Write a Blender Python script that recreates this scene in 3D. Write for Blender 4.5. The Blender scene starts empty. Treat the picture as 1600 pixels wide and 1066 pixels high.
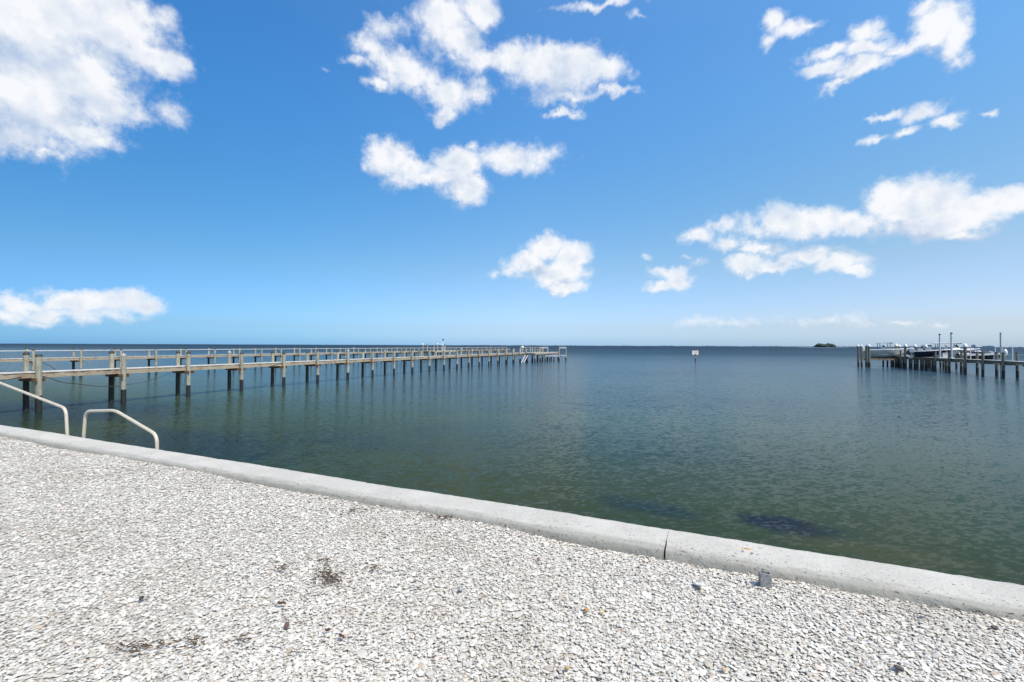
import bpy, math, random
import numpy as np
from mathutils import Vector, Matrix
random.seed(7); rng = np.random.default_rng(11)
S = bpy.context.scene; COL = S.collection
R = math.radians

# ------------------------------------------------------------------ camera
EYE = 2.82                      # eye height above the water
FPX = 711.1                     # focal length in photo pixels (16 mm lens, 1600 px wide)
cam_d = bpy.data.cameras.new('camera'); cam = bpy.data.objects.new('camera', cam_d); COL.objects.link(cam)
cam_d.sensor_width = 36; cam_d.lens = 16; cam_d.clip_start = 0.1; cam_d.clip_end = 80000
CR = Matrix.Rotation(R(90.56), 4, 'X') @ Matrix.Rotation(R(0.215), 4, 'Z')
cam.matrix_world = Matrix.Translation((0, 0, EYE)) @ CR
S.camera = cam
C0 = Vector((0, 0, EYE))
def ray(px, py):
    return (CR.to_3x3() @ Vector(((px-800)/FPX, -(py-533)/FPX, -1))).normalized()
def at_z(px, py, z):
    d = ray(px, py); return C0 + d*((z-EYE)/d.z)
def at_y(px, py, y):
    d = ray(px, py); return C0 + d*(y/d.y)

# ------------------------------------------------------------------ sun and exposure
SUN_AZ, SUN_EL = R(132), R(57)          # azimuth clockwise from the view direction
sun_d = bpy.data.lights.new('sun', 'SUN'); sun_d.energy = 3.7; sun_d.angle = R(0.53); sun_d.color = (1, .935, .82)
sun = bpy.data.objects.new('sun', sun_d); COL.objects.link(sun)
SV = Vector((math.sin(SUN_AZ)*math.cos(SUN_EL), math.cos(SUN_AZ)*math.cos(SUN_EL), math.sin(SUN_EL)))
sun.rotation_euler = SV.to_track_quat('Z', 'Y').to_euler(); sun.location = SV*60
S.view_settings.view_transform = 'Standard'; S.view_settings.look = 'None'
S.view_settings.exposure = 0.345; S.view_settings.gamma = 1

# ------------------------------------------------------------------ node helper
class NT:
    def __init__(s, tree): s.t = tree; s.n = tree.nodes; s.l = tree.links
    def put(s, sock, v):
        if v is None: return
        if hasattr(v, 'is_output'): s.l.new(v, sock)
        elif isinstance(v, (int, float)):
            try: sock.default_value = v
            except Exception: sock.default_value = (v, v, v)
        else:
            v = tuple(v)
            if sock.type == 'RGBA' and len(v) == 3: v = v + (1,)
            sock.default_value = v
    def m(s, op, a, b=None, c=None, clamp=False):
        n = s.n.new('ShaderNodeMath'); n.operation = op; n.use_clamp = clamp
        for i, v in enumerate((a, b, c)): s.put(n.inputs[i], v)
        return n.outputs[0]
    def v(s, op, a, b=None, c=None, out=0):
        n = s.n.new('ShaderNodeVectorMath'); n.operation = op
        for i, v in enumerate((a, b, c)):
            if v is not None: s.put(n.inputs[i], v)
        return n.outputs[out]
    def scale(s, a, f):
        n = s.n.new('ShaderNodeVectorMath'); n.operation = 'SCALE'; s.put(n.inputs[0], a); s.put(n.inputs[3], f); return n.outputs[0]
    def noise(s, vec, scale, detail=4, rough=.55, dist=0, col=False, dim='3D'):
        n = s.n.new('ShaderNodeTexNoise'); n.noise_dimensions = dim; s.put(n.inputs['Vector'], vec)
        n.inputs['Scale'].default_value = scale; n.inputs['Detail'].default_value = detail
        n.inputs['Roughness'].default_value = rough; n.inputs['Distortion'].default_value = dist
        return n.outputs['Color' if col else 'Fac']
    def voro(s, vec, scale, feature='F1', out='Distance'):
        n = s.n.new('ShaderNodeTexVoronoi'); n.feature = feature; s.put(n.inputs['Vector'], vec); n.inputs['Scale'].default_value = scale
        return n.outputs[out]
    def ss(s, v, lo, hi, a=0, b=1):
        n = s.n.new('ShaderNodeMapRange'); n.interpolation_type = 'SMOOTHSTEP'; s.put(n.inputs[0], v)
        for i, x in enumerate((lo, hi, a, b)): s.put(n.inputs[i+1], x)
        return n.outputs[0]
    def lin(s, v, lo, hi, a=0, b=1):
        n = s.n.new('ShaderNodeMapRange'); s.put(n.inputs[0], v)
        for i, x in enumerate((lo, hi, a, b)): s.put(n.inputs[i+1], x)
        return n.outputs[0]
    def mix(s, f, a, b, mode='MIX'):
        n = s.n.new('ShaderNodeMix'); n.data_type = 'RGBA'; n.blend_type = mode
        s.put(n.inputs[0], f); s.put(n.inputs[6], a); s.put(n.inputs[7], b); return n.outputs[2]
    def ramp(s, f, stops):
        n = s.n.new('ShaderNodeValToRGB'); s.put(n.inputs[0], f); e = n.color_ramp.elements
        while len(e) < len(stops): e.new(.5)
        for el, (p, c) in zip(e, stops): el.position = p; el.color = tuple(c)+(1,)
        return n.outputs[0]
    def sep(s, v):
        n = s.n.new('ShaderNodeSeparateXYZ'); s.put(n.inputs[0], v); return n.outputs
    def comb(s, x, y, z):
        n = s.n.new('ShaderNodeCombineXYZ'); s.put(n.inputs[0], x); s.put(n.inputs[1], y); s.put(n.inputs[2], z); return n.outputs[0]

# ------------------------------------------------------------------ world: sky and clouds
W = bpy.data.worlds.new('World'); S.world = W; W.use_nodes = True
W.cycles.sampling_method = 'MANUAL'; W.cycles.sample_map_resolution = 256
nt = NT(W.node_tree); nt.n.clear()
# clouds: (x, y, half width, half height, thickness) in degrees-on-the-sky are derived below
BL = [
 (30,30,150,95,1.3),(150,25,110,55,1.2),(225,22,48,30,.8),(225,88,70,28,1.0),(275,100,28,12,.7),(110,110,110,60,1.2),
 (50,150,110,75,1.2),(160,165,50,42,1.0),(130,208,62,20,.85),(40,215,70,32,.95),(70,245,32,12,.7),(262,172,24,24,.36),(215,175,30,22,.4),
 (560,93,25,10,.6),(585,75,38,22,.75),(605,45,26,22,.55),(625,98,42,26,1.0),(650,122,45,26,1),(692,30,44,42,1.1),(745,18,30,32,1.0),
 (722,72,38,34,1.0),(700,150,38,24,.9),(694,176,20,13,.8),(740,145,30,18,.7),(755,98,42,22,.9),(810,95,60,24,1.0),(872,112,64,34,1.3),
 (860,84,22,15,.9),(938,112,36,22,1.1),(958,142,36,8,.75),(885,150,50,13,.75),(880,174,34,6,.55),(592,132,26,9,.6),
 (612,246,34,24,1.25),(640,266,32,22,1.1),(718,256,34,24,1.2),(700,282,36,18,1),(725,292,32,22,1.2),(800,247,66,22,.75),(848,242,28,16,.55),
 (735,226,14,10,.5),(612,280,16,14,.7),(665,282,30,12,.85),
 (853,388,30,20,1.3),(895,400,29,20,1.25),(832,415,36,18,1.2),(870,428,40,22,1.25),(878,450,32,10,1.2),(800,426,16,9,.5),(772,429,12,8,.25),
 (1042,425,28,11,.85),(1060,438,26,11,.9),(1032,448,26,7,.8),(1007,404,13,5,.35),(1092,410,18,6,.3),(1073,402,12,4,.25),
 (1088,364,30,12,.7),(1122,350,34,11,.5),(1142,380,28,16,.85),(1225,343,42,24,.95),(1180,352,34,14,.5),(1270,352,50,20,1),(1330,350,52,17,1.0),
 (1380,312,30,24,1.1),(1420,322,52,34,1.3),(1465,308,46,34,1.3),(1450,350,84,24,1.2),(1520,325,45,26,1.2),(1560,312,52,16,1.1),(1602,310,34,17,1.1),(1500,362,50,12,.9),
 (1190,388,36,12,.8),(1168,412,34,13,1),(1212,416,36,10,.95),(1262,400,50,13,1.05),(1312,412,42,14,1.1),(1336,423,26,7,.95),
 (1205,38,22,17,.85),(1230,50,34,15,.85),(1200,70,18,12,.6),(1262,42,24,7,.55),(1355,50,24,18,.95),(1300,82,40,12,.95),(1350,75,34,13,1),(1288,106,36,12,1),
 (1345,108,40,16,1.1),(1312,130,26,8,.7),(1440,70,52,18,1),(1462,40,38,28,1.2),(1485,66,30,26,1.1),(1452,8,32,10,.6),(1502,90,22,12,.5),(1395,76,30,9,.7),
 (1445,172,36,14,.95),(1490,186,30,12,.95),(1382,180,32,6,.75),(1422,208,26,8,.6),(1365,217,22,6,.5),(1562,172,13,4,.4),
 (940,8,66,8,.5),(1000,24,18,6,.45),(510,108,10,6,.2),
 (40,478,70,13,.75),(122,472,52,17,1.1),(160,470,40,15,1.1),(216,474,38,16,1.05),(110,490,110,12,.55),(12,492,50,14,.5),(60,502,70,7,.3),
 (1130,503,95,8,.25),(1300,500,70,7,.2),(1400,508,70,5,.16),(1460,506,24,4,.25)]
def ang(px, py):
    d = ray(px, py); return math.atan2(d.x, d.y), math.asin(d.z)
blobs = []
for (x, y, rx, ry, k) in BL:
    a, e = ang(x, y); a2, _ = ang(x+8, y); _, e2 = ang(x, y-8)
    blobs.append((a, e, rx*abs(a2-a)/8*1.22, ry*abs(e2-e)/8*1.26, k))
# out-of-view clouds, added to whiten the blue ambient light; also show in reflections
for i in range(9):
    a = 1.3 + i*.44; e = .25+.5*((i*7) % 5)/5
    for j in range(2):
        blobs.append((a+rng.uniform(-.12, .12), e+rng.uniform(-.05, .05), rng.uniform(.18, .30), rng.uniform(.09, .16), rng.uniform(.9, 1.2)))
blobs += [(2.6, 1.15, 1.4, .14, .9), (-2.4, 1.2, 1.0, .12, .9), (3.1, .95, .8, .1, 1.0)]  # wide clouds added overhead and behind, for the same whiter ambient light
blobs = [(a if a < math.pi else a-2*math.pi, e, ra, re, k) for a, e, ra, re, k in blobs]
g = bpy.data.node_groups.new('cloud_warp', 'ShaderNodeTree')         # direction -> warped (azimuth, elevation) and fine detail
g.interface.new_socket('Vector', in_out='INPUT', socket_type='NodeSocketVector')
g.interface.new_socket('Point', in_out='OUTPUT', socket_type='NodeSocketVector')
g.interface.new_socket('Detail', in_out='OUTPUT', socket_type='NodeSocketFloat')
G = NT(g); gi = g.nodes.new('NodeGroupInput'); go = g.nodes.new('NodeGroupOutput')
dv = gi.outputs[0]
x_, y_, z_ = G.sep(dv)
p = G.comb(G.m('ARCTAN2', x_, y_), G.m('ARCSINE', z_), 0)
w1 = G.scale(G.v('SUBTRACT', G.noise(dv, 14, 2, .5, col=True), (.5, .5, .5)), .05)
w2 = G.scale(G.v('SUBTRACT', G.noise(dv, 60, 3, .6, col=True), (.5, .5, .5)), .02)
p = G.v('MULTIPLY', G.v('ADD', p, G.v('ADD', w1, w2)), (1, 1, 0))
fb = G.m('SUBTRACT', G.noise(dv, 34, 8, .6), .5)
fb2 = G.m('SUBTRACT', G.noise(dv, 130, 4, .6), .5)
g.links.new(p, go.inputs[0]); g.links.new(G.m('MULTIPLY_ADD', fb2, .28, G.m('MULTIPLY', fb, 1.35)), go.inputs[1])
def density_group(name, bl):
    gg = bpy.data.node_groups.new(name, 'ShaderNodeTree')
    gg.interface.new_socket('Vector', in_out='INPUT', socket_type='NodeSocketVector')
    gg.interface.new_socket('Density', in_out='OUTPUT', socket_type='NodeSocketFloat')
    H = NT(gg); hi = gg.nodes.new('NodeGroupInput'); ho = gg.nodes.new('NodeGroupOutput')
    wn = gg.nodes.new('ShaderNodeGroup'); wn.node_tree = g; gg.links.new(hi.outputs[0], wn.inputs[0])
    F = None
    for (a, e, ra, re, k) in bl:
        q = H.v('LENGTH', H.v('MULTIPLY_ADD', wn.outputs[0], (1/ra, 1/re, 0), (-a/ra, -e/re, 0)), out=1)
        f = H.m('MULTIPLY_ADD', q, -k*.8-.25, k+.05)
        F = f if F is None else H.m('SMOOTH_MAX', F, f, .22)
    gg.links.new(H.m('ADD', wn.outputs[1], F), ho.inputs[0])
    return gg
tc = nt.n.new('ShaderNodeTexCoord').outputs['Generated']
dirn = nt.v('NORMALIZE', tc)
dx, dy, dz = nt.sep(dirn)
sky = nt.n.new('ShaderNodeTexSky'); sky.sky_type = 'NISHITA'; sky.sun_disc = False
sky.sun_elevation = SUN_EL; sky.sun_rotation = SUN_AZ
sky.altitude = 0; sky.air_density = 1.0; sky.dust_density = .6; sky.ozone_density = 3.0
SKYK = .15
hs = nt.n.new('ShaderNodeHueSaturation'); hs.inputs['Saturation'].default_value = 1.25
nt.put(hs.inputs['Color'], nt.scale(sky.outputs[0], SKYK))
def ramp2(f, stops): return nt.scale(nt.ramp(f, [(p_, [x*.5 for x in c_]) for p_, c_ in stops]), 2)
tel = ramp2(dz, [(0, (.27, .55, 1.10)), (.012, (.27, .52, 1.0)), (.038, (.31, .485, .79)), (.162, (.49, .62, .67)), (.292, (.55, .76, .79)), (.441, (.62, .90, .96)), (.549, (.68, .95, 1.02)), (.65, (.85, 1.02, 1.05))])
taz = ramp2(nt.lin(dx, -1, 1), [(.13, (.42, .475, .51)), (.28, (.56, .57, .575)), (.52, (.93, .71, .65)), (.635, (.98, .73, .65)), (.86, (1.12, .74, .61))])
base = nt.v('MULTIPLY', nt.v('MULTIPLY', hs.outputs[0], tel), taz)
GAIN = 2.56/.60*(.085/.15)/1.27
base = nt.scale(base, GAIN)
azn = nt.m('ARCTAN2', dx, dy)
bg_sky = nt.n.new('ShaderNodeBackground'); nt.put(bg_sky.inputs[0], base)
def mixs(f, a, b):
    n = nt.n.new('ShaderNodeMixShader'); nt.put(n.inputs[0], f); nt.l.new(a, n.inputs[1]); nt.l.new(b, n.inputs[2]); return n.outputs[0]
def band(name, lo, hi):
    bl = [b for b in blobs if (b[0]+b[2]*1.3+.05 > lo and b[0]-b[2]*1.3-.05 < hi)]
    gg = density_group(name, bl)
    def dens(vec):
        n = nt.n.new('ShaderNodeGroup'); n.node_tree = gg; nt.put(n.inputs[0], vec); return n.outputs[0]
    d0 = dens(dirn)
    d1 = dens(nt.v('NORMALIZE', nt.v('ADD', dirn, (0.018, 0, 0.048))))
    alpha = nt.m('MULTIPLY', nt.ss(d0, -.22, .72), .97)
    sh = nt.m('MULTIPLY', nt.lin(nt.m('SUBTRACT', d1, d0), -.05, .70, 0, 1), .72)
    thick = nt.ss(d0, .3, 1.5)
    sh = nt.m('MULTIPLY_ADD', nt.m('MULTIPLY', thick, nt.ss(nt.noise(dirn, 11, 5, .6), .33, .66)), .50, sh, clamp=True)
    na = nt.noise(dirn, 15, 4, .5); nb = nt.noise(nt.v('ADD', dirn, (.010, 0, .020)), 15, 4, .5)
    rel = nt.m('MULTIPLY', nt.m('SUBTRACT', nb, na), nt.ss(d0, .1, .8, 0, 2.4))
    sh = nt.m('ADD', nt.m('ADD', sh, .06), rel, None, True)
    c = nt.n.new('ShaderNodeBackground'); nt.put(c.inputs[0], nt.mix(sh, CLOUD_LIT, CLOUD_SHADE))
    return mixs(alpha, bg_sky.outputs[0], c.outputs[0])
CLOUD_LIT, CLOUD_SHADE = (.755, .765, .785), (.41, .50, .64)
A_, B_, C_, D_ = -R(27), R(17.5), R(33.5), R(62)
leaf = band('clouds_left', -R(65), A_), band('clouds_middle', A_, B_), band('clouds_right', B_, C_), band('clouds_far_right', C_, D_)
back = band('added_clouds_behind', -9, -R(65)); 
gg_back = band('added_clouds_beside', D_, 9)
sh = mixs(nt.m('GREATER_THAN', azn, D_), leaf[3], gg_back)
sh = mixs(nt.m('GREATER_THAN', azn, C_), leaf[2], sh)
sh = mixs(nt.m('GREATER_THAN', azn, B_), leaf[1], sh)
sh = mixs(nt.m('GREATER_THAN', azn, A_), leaf[0], sh)
sh = mixs(nt.m('GREATER_THAN', azn, -R(65)), back, sh)
sh = mixs(nt.m('GREATER_THAN', dz, 0.004), bg_sky.outputs[0], sh)
wo = nt.n.new('ShaderNodeOutputWorld'); nt.l.new(sh, wo.inputs[0])

# ------------------------------------------------------------------ object helpers
def tag(o, label=None, cat=None, group=None, kind=None):
    if label: o['label'] = label
    if cat: o['category'] = cat
    if group: o['group'] = group
    if kind: o['kind'] = kind
    return o
def empty(name, loc, label, cat, group=None, rz=0):
    o = bpy.data.objects.new(name, None); o.location = loc; o.rotation_euler = (0, 0, rz); o.empty_display_size = .3
    COL.objects.link(o); return tag(o, label, cat, group)
class MB:
    """collects boxes, tubes and lofts, then links them as one mesh"""
    def __init__(s): s.v = []; s.f = []; s.sm = []
    def add(s, vs, fs, smooth=False):
        b = len(s.v); s.v += [tuple(v) for v in vs]; s.f += [tuple(i+b for i in f) for f in fs]; s.sm += [smooth]*len(fs); return s
    def box(s, c, h, M=None):
        M = M or Matrix.Identity(3); c = Vector(c)
        vs = [c + M @ Vector((x*h[0], y*h[1], z*h[2])) for z in (-1, 1) for x, y in ((-1, -1), (1, -1), (1, 1), (-1, 1))]
        return s.add(vs, [(3, 2, 1, 0), (4, 5, 6, 7), (0, 1, 5, 4), (1, 2, 6, 5), (2, 3, 7, 6), (3, 0, 4, 7)])
    def bar(s, a, b, w, h, up=(0, 0, 1)):
        a, b = Vector(a), Vector(b); y = (b-a); L = y.length; y.normalize(); x = y.cross(Vector(up)).normalized(); z = x.cross(y)
        M = Matrix((x, y, z)).transposed(); return s.box((a+b)/2, (w/2, L/2, h/2), M)
    def tube(s, pts, r, n=10, caps=True, smooth=True):
        pts = [Vector(p) for p in pts]; rs = r if isinstance(r, (list, tuple)) else [r]*len(pts)
        b0 = []; fs = []; t0 = (pts[1]-pts[0]).normalized(); ref = Vector((0, 0, 1)) if abs(t0.z) < .9 else Vector((1, 0, 0))
        x = t0.cross(ref).normalized()
        for i, p in enumerate(pts):
            t = (pts[min(i+1, len(pts)-1)]-pts[max(i-1, 0)]).normalized(); x = (x - t*x.dot(t)).normalized(); y = t.cross(x)
            for k in range(n):
                a = 2*math.pi*k/n; b0.append(p + (x*math.cos(a)+y*math.sin(a))*rs[i])
        for i in range(len(pts)-1):
            for k in range(n):
                k2 = (k+1) % n; fs.append((i*n+k, i*n+k2, (i+1)*n+k2, (i+1)*n+k))
        s.add(b0, fs, smooth)
        if caps: s.add(b0[:n], [tuple(range(n))[::-1]]); s.add(b0[-n:], [tuple(range(n))])
        return s
    def lathe(s, c, prof, n=14):
        c = Vector(c); vs = []; fs = []
        for r, z in prof:
            for k in range(n):
                a = 2*math.pi*k/n; vs.append(c+Vector((r*math.cos(a), r*math.sin(a), z)))
        for i in range(len(prof)-1):
            for k in range(n): k2 = (k+1) % n; fs.append((i*n+k, i*n+k2, (i+1)*n+k2, (i+1)*n+k))
        s.add(vs, fs, True)
        if prof[-1][0] > .001: s.add(vs[-n:], [tuple(range(n))])
        return s
    def loft(s, secs, close=True, smooth=True, caps=True):
        n = len(secs[0]); vs = [p for sec in secs for p in sec]; fs = []
        for i in range(len(secs)-1):
            for k in range(n if close else n-1): k2 = (k+1) % n; fs.append((i*n+k, i*n+k2, (i+1)*n+k2, (i+1)*n+k))
        if caps: fs += [tuple(range(n))[::-1], tuple((len(secs)-1)*n+k for k in range(n))]
        return s.add(vs, fs, smooth)
    def build(s, name, mat, parent=None, bevel=0):
        me = bpy.data.meshes.new(name); me.from_pydata(s.v, [], s.f); me.update()
        me.polygons.foreach_set('use_smooth', s.sm)
        if isinstance(mat, (list, tuple)):
            for m_ in mat: me.materials.append(m_)
        else: me.materials.append(mat)
        o = bpy.data.objects.new(name, me); COL.objects.link(o)
        if parent: o.parent = parent; o.matrix_parent_inverse = Matrix.Identity(4)
        if bevel:
            b = o.modifiers.new('bevel', 'BEVEL'); b.width = bevel; b.segments = 2; b.limit_method = 'ANGLE'
        return o
def local(parent, pts): return [Vector(p)-parent.location for p in pts]

# ------------------------------------------------------------------ materials
def mat(name):
    m = bpy.data.materials.new(name); m.use_nodes = True; t = NT(m.node_tree)
    b = t.n['Principled BSDF']; return m, t, b
def bump(t, b, h, strength=.4, dist=.01):
    n = t.n.new('ShaderNodeBump'); n.inputs['Strength'].default_value = strength; n.inputs['Distance'].default_value = dist
    t.put(n.inputs['Height'], h); t.l.new(n.outputs[0], b.inputs['Normal']); return n
def wpos(t): return t.n.new('ShaderNodeNewGeometry').outputs['Position']
def ocoord(t): return t.n.new('ShaderNodeTexCoord').outputs['Object']
def simple(name, c, rough=.5, var=.12, scale=6, metal=0, bumpd=0):
    m, t, b = mat(name); p = wpos(t)
    f = t.noise(p, scale, 5, .6)
    t.put(b.inputs['Base Color'], t.mix(t.ss(f, .35, .65), [x*(1-var) for x in c], [min(1, x*(1+var)) for x in c]))
    b.inputs['Roughness'].default_value = rough; b.inputs['Metallic'].default_value = metal
    if bumpd: bump(t, b, t.noise(p, scale*8, 4, .6), .5, bumpd)
    return m
def wood(name, c1, c2, rough=.8, sc=(1, 1, 1), stain=None):
    m, t, b = mat(name); p = wpos(t)
    st = t.v('MULTIPLY', p, sc)
    f = t.noise(st, 9, 6, .65, .6); f2 = t.noise(p, 1.7, 4, .6)
    c = t.mix(t.ss(f, .3, .7), c1, c2)
    c = t.mix(t.ss(f2, .47, .68, 0, .6), c, stain or [x*.55 for x in c1])
    t.put(b.inputs['Base Color'], c); b.inputs['Roughness'].default_value = rough
    bump(t, b, f, .5, .006); return m
def pile_mat(name, c1, c2, algae_shade=0):
    m, t, b = mat(name); p = wpos(t); x, y, z = t.sep(p)
    rnd = t.n.new('ShaderNodeObjectInfo').outputs['Random']
    grain = t.noise(t.v('MULTIPLY', p, (22, 22, 1.6)), 1, 6, .65, .5)
    c = t.mix(t.ss(grain, .32, .68), c1, c2)
    c = t.mix(t.ss(t.noise(p, 5, 4, .6), .5, .7, 0, .6), c, (.16, .175, .12))       # algae and lichen patches
    c = t.mix(t.lin(rnd, 0, 1, 0, .3), c, (.17, .14, .10))
    if algae_shade:
        al = t.ss(t.m('SUBTRACT', t.m('MULTIPLY_ADD', t.noise(t.v('MULTIPLY', p, (3, 3, 1)), 3, 4, .6), .5, algae_shade), z), -.06, .10)
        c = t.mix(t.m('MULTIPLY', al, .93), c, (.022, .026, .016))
    lvl = t.m('MULTIPLY_ADD', t.noise(p, 6, 3, .6), .06, t.m('MULTIPLY_ADD', rnd, .08, .60))
    wet = t.ss(t.m('SUBTRACT', lvl, z), -.012, .012)
    shell = t.mix(t.ss(t.noise(p, 45, 3, .6), .45, .7), (.010, .011, .012), (.045, .045, .04))
    t.put(b.inputs['Base Color'], t.mix(wet, c, shell))
    t.put(b.inputs['Roughness'], t.mix(wet, (.85, .85, .85), (.55, .55, .55)))
    bump(t, b, t.mix(wet, grain, t.noise(p, 60, 3, .6)), .7, .012); return m
M = {}
M['pile'] = pile_mat('weathered_pile', (.26, .255, .20), (.43, .415, .34))
M['pile_algae_shade'] = pile_mat('algae_shaded_pile', (.26, .255, .20), (.43, .415, .34), 1.15)  # far-row piles: algae, with the deck's shade painted in below deck level
M['pile_dark'] = pile_mat('dark_pile', (.09, .095, .075), (.20, .20, .16))
M['pile_cap'] = simple('pile_cap_dark', (.035, .033, .03), .6)
M['cap_grey'] = simple('pile_cap_grey', (.30, .30, .28), .6)
M['cap_white'] = simple('pile_cap_white', (.68, .68, .66), .45, .04)
M['deck'] = wood('deck_boards', (.52, .495, .44), (.66, .63, .57), .8)
M['stringer'] = wood('stringer_wood', (.28, .235, .165), (.42, .365, .27), .8, (.4, .4, 6), (.20, .125, .075))
M['beam'] = wood('crossbeam_wood', (.10, .06, .035), (.26, .15, .08), .85)
M['block'] = wood('end_block_wood', (.38, .33, .22), (.5, .44, .3), .85)
M['dark_wood'] = wood('dark_dock_wood', (.11, .10, .075), (.24, .20, .14), .85)  # dark brown timber of the right-hand dock
M['rail'] = simple('rail_paint', (.52, .47, .37), .35, .06, 14)
M['white'] = simple('white_gelcoat', (.67, .67, .65), .3, .04)
M['hull_grey'] = simple('hull_pale_grey', (.40, .44, .42), .3, .05)
M['navy'] = simple('hull_navy', (.015, .018, .035), .25)
M['black'] = simple('black_plastic', (.02, .02, .022), .4)
M['grey'] = simple('grey_plastic', (.32, .34, .36), .45)
M['maroon'] = simple('dark_red_vinyl', (.09, .02, .02), .5)
M['alu'] = simple('aluminium', (.62, .64, .65), .38, .05, 6, .6)
M['pvc'] = simple('weathered_pvc', (.50, .52, .52), .5, .1, 3)
M['rope'] = simple('dark_rope', (.035, .035, .035), .8)
M['rope_pale'] = simple('pale_rope', (.55, .55, .52), .8)
M['handrail'] = simple('pale_handrail', (.52, .53, .52), .6, .08)
M['canvas'] = simple('white_canvas', (.68, .68, .66), .8, .03)
M['glass'] = simple('smoked_screen', (.05, .07, .08), .1)
M['orange'] = simple('orange_reflective', (.85, .26, .10), .5)

# ------------------------------------------------------------------ wall frame: s along the wall, n seaward
WD = Vector((-.9164, .4003, 0)); WN = Vector((.4003, .9164, 0))
DOUT, CAPZ, CAPW = 4.22, EYE-1.60, .45
DIN = DOUT-CAPW
def wall(s, n, z): return WD*s + WN*n + Vector((0, 0, z))
GZ = CAPZ-.052

# ------------------------------------------------------------------ ground (one sheet, landward)
def fbm_np(x, y, seed=0):
    r = np.random.default_rng(seed); v = 0*x
    for k in range(7):
        f = .6*1.75**k; a = .5**k
        th = r.uniform(0, 6.28, 3); ph = r.uniform(0, 6.28, 3)
        for t_, p_ in zip(th, ph): v = v + a*np.sin(f*(x*math.cos(t_)+y*math.sin(t_))*2+p_)
    return v/4
def ground_h(x, y):
    n = x*WN.x + y*WN.y
    s = x*WD.x + y*WD.y
    edge = np.clip(1-(DIN-n)/1.1, 0, 1)
    h = fbm_np(x, y, 3)*.012 + fbm_np(x*4, y*4, 5)*.0035
    h = h + np.where(n > DIN-1.2, fbm_np(s*1.6, s*0, 9)*.026*edge**2, 0)
    fade = np.clip((30-np.hypot(x, y))/20, 0, 1)
    return GZ - .012 + h*fade
nx_ = np.concatenate([-np.geomspace(16, 900, 14)[::-1], np.linspace(-15, 4, 260), np.geomspace(4.5, 900, 16)])      # along s reversed
nn_ = np.concatenate([-np.geomspace(3, 900, 14)[::-1], np.linspace(-2.5, DIN-.0, 90), [DIN+.06]])
SS, NN = np.meshgrid(-nx_, nn_, indexing='ij')
X = WD.x*SS + WN.x*NN; Y = WD.y*SS + WN.y*NN; Z = ground_h(X, Y)
nr, nc = X.shape
vs = np.stack([X, Y, Z], -1).reshape(-1, 3)
fs = [(i*nc+j, (i+1)*nc+j, (i+1)*nc+j+1, i*nc+j+1) for i in range(nr-1) for j in range(nc-1)]
m, t, b = mat('shell_ground'); p = wpos(t)
c = t.mix(t.ss(t.noise(p, 45, 5, .65), .35, .65), (.30, .28, .24), (.60, .57, .50))  # grit coloured darker than the shells, so the gaps look shadowed
t.put(b.inputs['Base Color'], c); b.inputs['Roughness'].default_value = .9
bump(t, b, t.voro(p, 60), .8, .012)
mb = MB(); mb.add(vs, fs, True); gnd = mb.build('ground', m); tag(gnd, kind='structure')

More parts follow.
